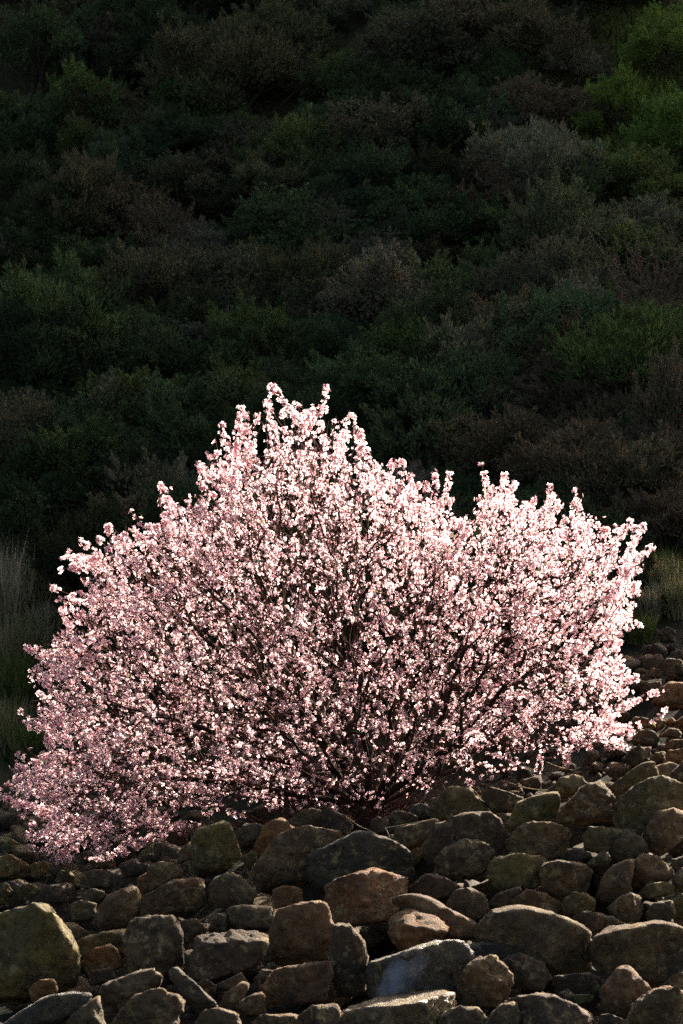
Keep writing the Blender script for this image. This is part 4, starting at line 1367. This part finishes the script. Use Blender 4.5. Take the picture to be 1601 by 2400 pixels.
def put_shrub(x, y, w, h, cls, label=None, proto=None, group='shrubs on the shaded hillside'):
    k = int(rng.integers(len(SHR))) if proto is None else proto
    fo, st, style = SHR[k]
    e_ = bpy.data.objects.new('shrub', None)
    coll.objects.link(e_)
    z = float(terrain_z(x, y))
    e_.location = (x, y, z - 0.05 * h)
    e_.scale = (w / 0.95, w / 0.95 * rng.uniform(0.85, 1.1), h / style[3] * 0.95)
    e_.rotation_euler = (0, 0, rng.uniform(0, 6.28))
    f_ = obj('foliage', fo, e_)
    j = rng.uniform(0.8, 1.2)
    f_.color = (*[1.12 * c * j * rng.uniform(0.92, 1.08) for c in SC[cls]], 1)
    obj('stem', st, e_)
    if label and len(short(label).split()) >= 3 and short(label) not in ('blackish green shrub half hidden', 'blackish green shrub', 'dry brownish shrub', 'blue-grey shrub'):
        LAND_SHRUB.append((tuple(e_.location), short(label)))
    SLATER.append((e_, label, '%s %s shrub' % ('large' if w > 1.3 else ('small' if w < 0.85 else 'middling'), WORD[cls]), group))
    return e_


SLATER = []


# (middle x, top y, width, visible height) in photo pixels, kind, label
SHRUBS = [
    (80,75,240,170,'g',None),(340,60,240,120,'b','dry brownish shrub beside pale stones high on the dark hillside'),(520,120,300,190,'o',None),(770,10,170,70,'s','silver-grey shrub at the crest above the vivid green bush'),
    (650,60,240,150,'o',None),(815,160,180,110,'m','bright green bush standing alone among olive-grey shrubs'),(970,70,270,150,'o',None),(1070,30,240,110,'b',None),(1240,60,250,140,'b',None),
    (1350,145,150,90,'s','pale grey shrub at the edge of the sunny green grass'),(1240,215,180,110,'b',None),(1150,270,150,90,'s','small pale shrub below brown shrubs right of the dark hollow'),(1060,250,220,140,'g',None),
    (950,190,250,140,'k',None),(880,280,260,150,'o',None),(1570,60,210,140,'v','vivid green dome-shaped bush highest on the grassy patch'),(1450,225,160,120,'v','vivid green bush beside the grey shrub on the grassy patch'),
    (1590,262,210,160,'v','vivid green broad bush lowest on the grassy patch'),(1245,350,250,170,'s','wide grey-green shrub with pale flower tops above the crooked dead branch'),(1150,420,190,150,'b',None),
    (1410,400,230,120,'w',None),(1530,390,200,110,'w',None),(585,345,250,150,'o','broad olive shrub with lighter crest under the green strip'),(545,300,150,60,'m','narrow bright green strip of shrub above the broad olive one'),(440,320,210,120,'g',None),
    (430,410,220,140,'o',None),(300,470,220,130,'b',None),(180,430,210,160,'o',None),(60,280,210,150,'g',None),(60,420,190,140,'g',None),(230,240,200,130,'b',None),
    (690,500,300,150,'g',None),(650,420,250,130,'o',None),(840,400,260,150,'g',None),(470,565,170,110,'s','rounded silver-grey shrub above the dead grey stems'),(550,620,210,150,'o','knobbly grey-brown shrub with dead stems showing beneath'),
    (340,640,240,150,'o',None),(220,610,220,110,'g',None),(130,690,300,220,'m','large soft green shrub left of the dark hollow'),(60,790,240,180,'g',None),(490,760,210,100,'s','low silver-blue shrub left of a rounded green bush'),
    (600,765,230,160,'m','rounded green bush above the top of the almond tree'),(360,810,240,170,'g',None),(880,590,180,120,'s','tall silver-grey shrub in the middle of the hillside'),(910,640,250,180,'s','wide grey shrub just under the tall silver-grey one'),
    (990,730,160,90,'s','small silver tuft-like shrub beside the bare earth'),(670,690,130,100,'b',None),(760,710,170,120,'b',None),(1130,610,150,100,'m',None),(970,800,260,150,'m',None),(1080,890,300,150,'g',None),
    (1150,850,210,100,'m','dark bright green strip of shrub below the bare earth'),(1310,615,250,150,'o',None),(1350,715,190,120,'s','pinkish grey shrub left of the bare twiggy shrub'),(1500,800,330,220,'m','large green shrub below the bare twiggy shrub'),
    (1390,900,270,150,'b',None),(1580,930,220,200,'b',None),(1210,740,250,130,'b',None),(1190,1010,300,170,'b',None),(1360,1050,300,160,'b',None),(990,990,300,200,'g',None),(1510,1080,260,200,'b',None),
    (300,920,250,150,'m','green shrub left of the almond tree top'),(390,945,240,150,'g',None),(120,965,210,110,'s','blue-grey shrub in the dark left side of the slope'),(50,1030,170,120,'s','blue-grey shrub just below a similar one in the dark left side'),
    (210,1040,300,150,'m',None),(570,905,250,150,'m',None),(660,890,200,140,'g',None),(330,1070,260,150,'g',None),(440,1010,210,150,'g',None),(100,1180,260,190,'k',None),(280,1130,260,150,'k',None),(870,880,300,150,'g',None),
    (730,330,230,130,'g',None),(1040,480,200,120,'b',None),(1010,560,170,90,'b',None),(1480,560,230,120,'w',None),(230,880,210,120,'k',None),(760,620,200,120,'o',None),(110,560,230,120,'g',None),(300,360,200,120,'g',None),
    (1330,820,240,130,'b',None),(1260,920,230,130,'o',None),(780,790,190,120,'g',None),(80,1290,200,110,'k',None),(1560,740,200,110,'b',None),(1430,990,220,120,'b',None),(1560,1190,220,120,'b',None),(420,110,180,100,'g',None),
]
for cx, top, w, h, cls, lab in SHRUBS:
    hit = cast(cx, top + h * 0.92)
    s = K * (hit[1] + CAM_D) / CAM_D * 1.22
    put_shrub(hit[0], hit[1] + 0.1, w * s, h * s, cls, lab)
n = 0
while n < 150:
    px, py = rng.uniform(-80, 1680), rng.uniform(-90, 1350)
    if 1340 < px and py < 520:
        continue
    if 1020 < px < 1180 and 420 < py < 760 and rng.uniform() < 0.75:
        continue
    hit = cast(px, py)
    if hit[1] < 6.5:
        continue
    t = px / 1600 + rng.normal(0, 0.18)
    cls = rng.choice(['g', 'k', 'o', 'm', 's'], p=[.38, .2, .22, .12, .08]) if t < 0.5 else rng.choice(['b', 'o', 'g', 'm', 's'], p=[.36, .24, .18, .14, .08])
    w = rng.uniform(0.5, 1.6)
    put_shrub(hit[0], hit[1], w, w * rng.uniform(0.45, 0.75), cls)
    n += 1

for k in range(44):          # the same scrub goes on past both sides of the view
    hit = cast(rng.choice([rng.uniform(-480, -60), rng.uniform(1660, 2080)]), rng.uniform(-60, 1300))
    w = rng.uniform(0.8, 1.7)
    put_shrub(hit[0], hit[1], w, w * rng.uniform(0.5, 0.75), rng.choice(['g', 'o', 'b', 'k'], p=[.35, .3, .2, .15]))
for k in range(22):          # along the top of the slope
    hit = cast(rng.uniform(-40, 1500), rng.uniform(-120, 110))
    w = rng.uniform(0.8, 1.6)
    put_shrub(hit[0], hit[1], w, w * rng.uniform(0.5, 0.75), rng.choice(['g', 'o', 'b', 's'], p=[.3, .3, .3, .1]))
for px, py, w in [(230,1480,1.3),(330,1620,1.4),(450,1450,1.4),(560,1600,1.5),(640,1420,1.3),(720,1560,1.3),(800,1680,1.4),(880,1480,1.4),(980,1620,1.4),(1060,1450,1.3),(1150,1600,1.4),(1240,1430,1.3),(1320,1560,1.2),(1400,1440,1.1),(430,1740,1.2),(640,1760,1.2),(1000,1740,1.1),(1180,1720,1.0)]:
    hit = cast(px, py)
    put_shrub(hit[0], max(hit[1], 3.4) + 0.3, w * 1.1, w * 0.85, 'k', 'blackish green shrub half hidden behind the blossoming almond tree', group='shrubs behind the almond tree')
for e_, label, noun, grp in SLATER:
    tag(e_, label or relative(noun, e_.location, LAND_SHRUB, True), 'shrub', grp)

# ------------------------------------------------------------------ bare twiggy shrubs and dead branches
def bare_shrub(px, py, hpx, n, mat, label, name='bare_shrub', seed=0, spread=0.55, cat='shrub'):
    r = np.random.default_rng(seed)
    hit = cast(px, py)
    s = K * (hit[1] + CAM_D) / CAM_D
    Hm = hpx * s
    root = bpy.data.objects.new(name, None)
    coll.objects.link(root)
    root.location = hit
    tag(root, label, cat)
    fine_t = Tubes()
    for k in range(n):
        a = r.uniform(0, 6.28)
        d = np.array([math.cos(a) * spread, math.sin(a) * spread * .7, 1.0]) * r.uniform(0.7, 1.05) * Hm
        ts = np.linspace(0, 1, 9)
        bend = r.normal(0, 0.16, 3) * Hm
        st = r.normal(0, 0.05, 3) * np.array([1, 1, 0]) - np.array([0, 0, 0.06])
        path = st + ts[:, None] * d + (ts ** 2)[:, None] * bend + np.cumsum(r.normal(0, 0.014 * Hm, (9, 3)), 0)
        t = Tubes(); t.add(path, np.linspace(0.014, 0.005, 9) * Hm ** 0.5, 5)
        obj('stem', t.mesh('stem', mat), root)
        for q in range(9):
            u0 = r.uniform(0.3, 0.98); i0 = int(u0 * 8)
            p0 = path[i0]
            dd = d / np.linalg.norm(d) + r.normal(0, 0.5, 3)
            L = Hm * r.uniform(0.12, 0.36)
            tt = np.linspace(0, 1, 6)
            pth = p0 + tt[:, None] * dd * L + (tt ** 2)[:, None] * r.normal(0, 0.25, 3) * L
            fine_t.add(pth, np.linspace(0.007, 0.003, 6), 3)
            for w_i in range(2):
                i1 = r.integers(1, 5)
                d3 = dd + r.normal(0, 0.6, 3)
                fine_t.add(np.array([pth[i1], pth[i1] + d3 * L * .3, pth[i1] + d3 * L * .55 + r.normal(0, .03, 3)]), [0.005, 0.004, 0.002], 3)
    obj('twigs', fine_t.mesh('twigs', mat), root, kind='stuff')


MAT_RUSSET = bark_material('russet_wood', (0.07, 0.045, 0.028), (0.16, 0.11, 0.07))
bare_shrub(1500, 800, 210, 9, MAT_RUSSET, 'bare twiggy shrub with rusty stems on the right side of the hillside', seed=1)
bare_shrub(1575, 770, 200, 6, MAT_RUSSET, 'smaller bare shrub with pale twigs beside the rusty-stemmed one', seed=2)
bare_shrub(1180, 560, 120, 6, MAT_RUSSET, 'thin bare brown shrub under the wide grey-green shrub', seed=3)
bare_shrub(1560, 1180, 120, 6, MAT_STEM, 'dark leafless shrub behind the right shoulder of the almond tree', seed=5)


def branch_px(pts, rad_, label, name='dead_branch', forks=(), mat=MAT_DEAD, up=0.35, cat='branch'):
    """a dead branch standing on the hillside, its foot where the last pixel meets the slope"""
    foot = cast(*pts[-1])
    y = foot[1]
    P = np.array([pix(a, b, y - up * k / len(pts)) for k, (a, b) in enumerate(pts[::-1])])[::-1]
    SP, SR = smooth_path(P, np.linspace(rad_ * .45, rad_, len(P)), 0.05)
    t = Tubes(); t.add(SP - P[-1], SR, 6)
    for f in forks:
        Q = np.array([pix(a, b, y - up * 0.5) for a, b in f])
        j = np.argmin(np.linalg.norm(SP - Q[0], axis=1)); Q[0] = SP[j]
        Q2, R2 = smooth_path(Q, np.linspace(rad_ * .6, rad_ * .25, len(Q)), 0.05)
        t.add(Q2 - P[-1], R2, 5)
    o = obj(name, t.mesh(name, mat))
    o.location = P[-1]
    tag(o, label, cat)


branch_px([(1333,415),(1325,432),(1308,445),(1300,470),(1300,510)], 0.02, 'crooked pale dead branch standing out of the green shrubs', forks=[[(1325,432),(1290,425)]])
branch_px([(548,670),(572,682),(572,710),(565,742)], 0.02, 'forked grey dead stem under the knobbly grey-brown shrub', forks=[[(572,700),(560,690)]])
branch_px([(528,700),(532,720),(536,745)], 0.014, 'short thin dead stem left of the forked grey one')
branch_px([(650,735),(656,760),(658,782)], 0.013, 'short pale dead stem right of the rounded green bush')
branch_px([(1390,710),(1415,732),(1447,757)], 0.02, 'fallen pale branch lying left of the bare twiggy shrub', up=0.05)
branch_px([(98,577),(130,574),(160,575)], 0.016, 'pale stick lying across the dark upper left of the hillside', up=0.02)
branch_px([(24,1660),(28,1690),(22,1720)], 0.014, 'thin pale dead stem in the grass left of the almond tree')

# pale stones lying on the hill
for (px, py, sz, fam, lab) in [(305, 283, .3, 'tan', 'pale weathered stone lying among dark shrubs on the upper left slope'), (120, 335, .16, 'tan', 'small pale stone left of the larger pale stone'),
                               (265, 40, .26, 'brown', 'brown rock outcrop near the top of the slope'), (312, 38, .2, 'brown', 'second brown rock right of the outcrop near the top of the slope'),
                               (648, 12, .2, 'tan', 'small tan stone at the crest left of the silver-grey shrub'), (1148, 600, .16, 'tan', 'small pale stone on the bare earth below the grass'),
                               (1175, 612, .13, 'tan', 'tiny yellowish stone beside the pale stone on bare earth'), (1575, 28, .5, 'grey', 'flat grey rock above the highest vivid green bush')]:
    hit = cast(px, py)
    drop_stone(hit[0], hit[1], sz, fam, lab, 'pale stones on the hillside', sink=0.05)

# ------------------------------------------------------------------ grass
def blades(n, xr, yr, hrange, cols, wid, dens=None, lean=0.35, seed=0):
    r = np.random.default_rng(seed)
    x = r.uniform(*xr, n); y = r.uniform(*yr, n)
    if dens is not None:
        k = r.uniform(0, 1, n) < dens(x, y)
        x, y = x[k], y[k]
    m = len(x)
    z = terrain_z(x, y) + fbm(np.stack([x * 2.5, y * 2.5, x * 0], -1), 3) * 0.05 * np.clip((y - 4) / 3, 0, 1) - 0.01
    P = np.stack([x, y, z], 1)
    h = r.uniform(*hrange, m)[:, None]
    d = np.stack([r.normal(0, lean, m), r.normal(-0.1, lean, m), np.ones(m)], 1)
    a = r.uniform(0, 6.28, m)
    sd = np.stack([np.cos(a), np.sin(a), np.zeros(m)], 1) * wid
    bend = np.stack([r.normal(0, .3, m), r.normal(0, .3, m), -np.abs(r.normal(0, .15, m))], 1)
    V = np.stack([P - sd, P + sd, P + d * h * .6 + sd * .7, P + d * h + bend * h, P + d * h * .6 - sd * .7], 1)
    t = np.clip(0.5 + 0.9 * fbm(np.stack([x * .55, y * .55, x * 0 + 3], -1), 3) + r.normal(0, .2, m), 0, 1)[:, None]
    C = (np.array(cols[0]) * (1 - t) + np.array(cols[1]) * t) * r.uniform(.7, 1.3, (m, 1))
    C = np.repeat(C[:, None, :], 5, 1).reshape(-1, 3)
    i = (np.arange(m) * 5)[:, None]
    F = (i + np.array([0, 1, 2, 3, 4])[None]).reshape(-1)
    return V.reshape(-1, 3), F, C


parts = []
def hill_d(x, y):
    return np.clip(0.55 + 0.9 * fbm(np.stack([x * .8, y * .8, x * 0 + 8], -1), 2), 0.1, 1) * (1 - rocky(x, y))
parts.append(blades(110000, (-6.5, 6.8), (4.6, 24), (.06, .2), ((.035, .062, .016), (.1, .075, .035)), .006, hill_d, seed=1))
def right_d(x, y):      # green patch high on the right, its colours lifted to paint in the glow there
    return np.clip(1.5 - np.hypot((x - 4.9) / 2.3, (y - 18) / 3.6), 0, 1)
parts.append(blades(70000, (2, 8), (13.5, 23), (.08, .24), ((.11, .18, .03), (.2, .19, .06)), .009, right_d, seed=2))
off = 0
Vs, Fs, Cs = [], [], []
for V, Fq, C in parts:
    Vs.append(V); Fs.append(Fq + off); Cs.append(C); off += len(V)
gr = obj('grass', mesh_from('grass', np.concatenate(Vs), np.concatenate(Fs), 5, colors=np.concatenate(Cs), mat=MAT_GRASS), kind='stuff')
tag(gr, 'thin green and brown grass covering the hillside between the shrubs', 'grass')


def tuft(px, py, hpx, wpx, cols, label, n=900, seed=0, group='dry grass tufts beside the almond tree'):
    r = np.random.default_rng(seed)
    hit = cast(px, py)
    s = K * (hit[1] + CAM_D) / CAM_D
    H_, W_ = hpx * s, wpx * s
    a = r.uniform(0, 6.28, n); q = np.sqrt(r.uniform(0, 1, n)) * W_ * .35
    x, y = hit[0] + np.cos(a) * q, hit[1] + np.sin(a) * q
    P = np.stack([x, y, terrain_z(x, y) - 0.02], 1) - hit
    h = (H_ * r.uniform(.5, 1.1, n))[:, None]
    d = np.stack([np.cos(a) * .25 * q / W_ * 2 + r.normal(0, .12, n), np.sin(a) * .25 * q / W_ * 2 + r.normal(0, .12, n), np.ones(n)], 1)
    b = r.uniform(0, 6.28, n)
    sd = np.stack([np.cos(b), np.sin(b), 0 * b], 1) * 0.006
    bend = r.normal(0, .12, (n, 3))
    V = np.stack([P - sd, P + sd, P + d * h * .6 + sd * .8, P + d * h + bend * h, P + d * h * .6 - sd * .8], 1).reshape(-1, 3)
    t = r.uniform(0, 1, (n, 1))
    C = np.repeat(((np.array(cols[0]) * (1 - t) + np.array(cols[1]) * t))[:, None, :], 5, 1).reshape(-1, 3)
    o = obj('grass_tuft', mesh_from('grass_tuft', V, np.arange(5 * n), 5, colors=C, mat=MAT_GRASS))
    o.location = hit
    tag(o, label, 'grass', group)


DRY = ((.26, .24, .13), (.5, .43, .27)); GRN = ((.06, .1, .02), (.16, .17, .06)); MIXG = ((.13, .15, .05), (.36, .29, .15))
for q, (px, py, h, w, cols, lab) in enumerate([
    (20, 1480, 190, 120, DRY, 'tall straw-coloured grass tuft left of the almond tree'), (75, 1470, 130, 90, MIXG, 'yellow-green grass tuft right of the tall straw-coloured one'),
    (-20, 1420, 150, 120, DRY, 'straw grass tuft on the far side of the tall straw-coloured tuft'), (60, 1560, 110, 120, MIXG, 'short green-brown tuft below the tall straw-coloured tuft'),
    (105, 1500, 90, 70, DRY, 'small dry tuft nearest the left blossom of the tree'), (25, 1640, 90, 120, GRN, 'low green tuft on the bank under the left branches'),
    (20, 1760, 110, 110, MIXG, 'pale grass tuft at the edge of the scree under the left branches'), (70, 1790, 90, 90, GRN, 'green grass tuft among dead stems at the edge of the scree'),
    (1530, 1370, 80, 110, GRN, 'bright green grass tuft right of the almond tree'), (1560, 1400, 90, 110, MIXG, 'yellowish grass tuft below the bright green tuft'), (1520, 1440, 70, 90, DRY, 'dry brown tuft above the stones right of the tree'),
    (1600, 1430, 90, 100, MIXG, 'grass tuft with brown tips beside the dry brown tuft'), (1500, 1480, 60, 80, GRN, 'low dark tuft at the top of the stony slope')]):
    tuft(px, py, h, w, cols, lab, seed=q)


# ------------------------------------------------------------------ dry canes caught on the stones
def cane(pts, label, rad_=0.004, lift=0.02, forks=()):
    P = []
    for a, b in pts:
        hit = cast(a, b)
        P.append(pix(a, b, hit[1] - 0.14))
    P = np.array(P)
    P[:, 1] = np.linspace(P[0, 1], P[-1, 1], len(P))
    SP, SR = smooth_path(P, np.linspace(rad_, rad_ * .6, len(P)), 0.02)
    t = Tubes(); t.add(SP - P[0], SR, 5)
    for f in forks:
        Q = np.array([pix(a, b, P[0, 1]) for a, b in f])
        j = np.argmin(np.linalg.norm(SP - Q[0], axis=1)); Q[0] = SP[j]
        Q2, R2 = smooth_path(Q, np.full(len(Q), rad_ * .6), 0.02)
        t.add(Q2 - P[0], R2, 4)
    o = obj('dry_cane', t.mesh('dry_cane', MAT_STRAW))
    o.location = P[0]
    tag(o, label, 'cane', 'dry canes lying over the stones')


cane([(905,1940),(935,1938),(975,1930),(1000,1924),(1020,1917)], 'straight dry cane lying under the bluish ball-shaped stone')
cane([(802,1912),(820,1925),(842,1948),(860,1950),(882,1962),(905,1972),(926,1974)], 'branching dry cane in front of the almond trunk', forks=[[(842,1948),(815,1942)], [(842,1948),(832,1930)]])
cane([(903,1940),(910,1955),(914,1965),(918,1972)], 'short hooked cane beside the straight dry cane')
cane([(1100,1846),(1118,1862),(1130,1880),(1143,1895),(1152,1906)], 'dry cane bent over the lichened stone on the bank')
cane([(1145,1848),(1165,1858),(1195,1864),(1224,1870)], 'long pale cane over the low stone on top of the bank')
cane([(1215,1843),(1245,1845),(1290,1853)], 'thin cane between the bank and the lowest right blossom')
cane([(1513,1787),(1528,1792),(1536,1808),(1550,1822),(1570,1828)], 'bright curling cane beside the bright orange-tan stone', forks=[[(1550,1822),(1525,1824)]])
cane([(1280,1786),(1310,1796),(1345,1806)], 'cane sticking out from under the lowest right twigs')
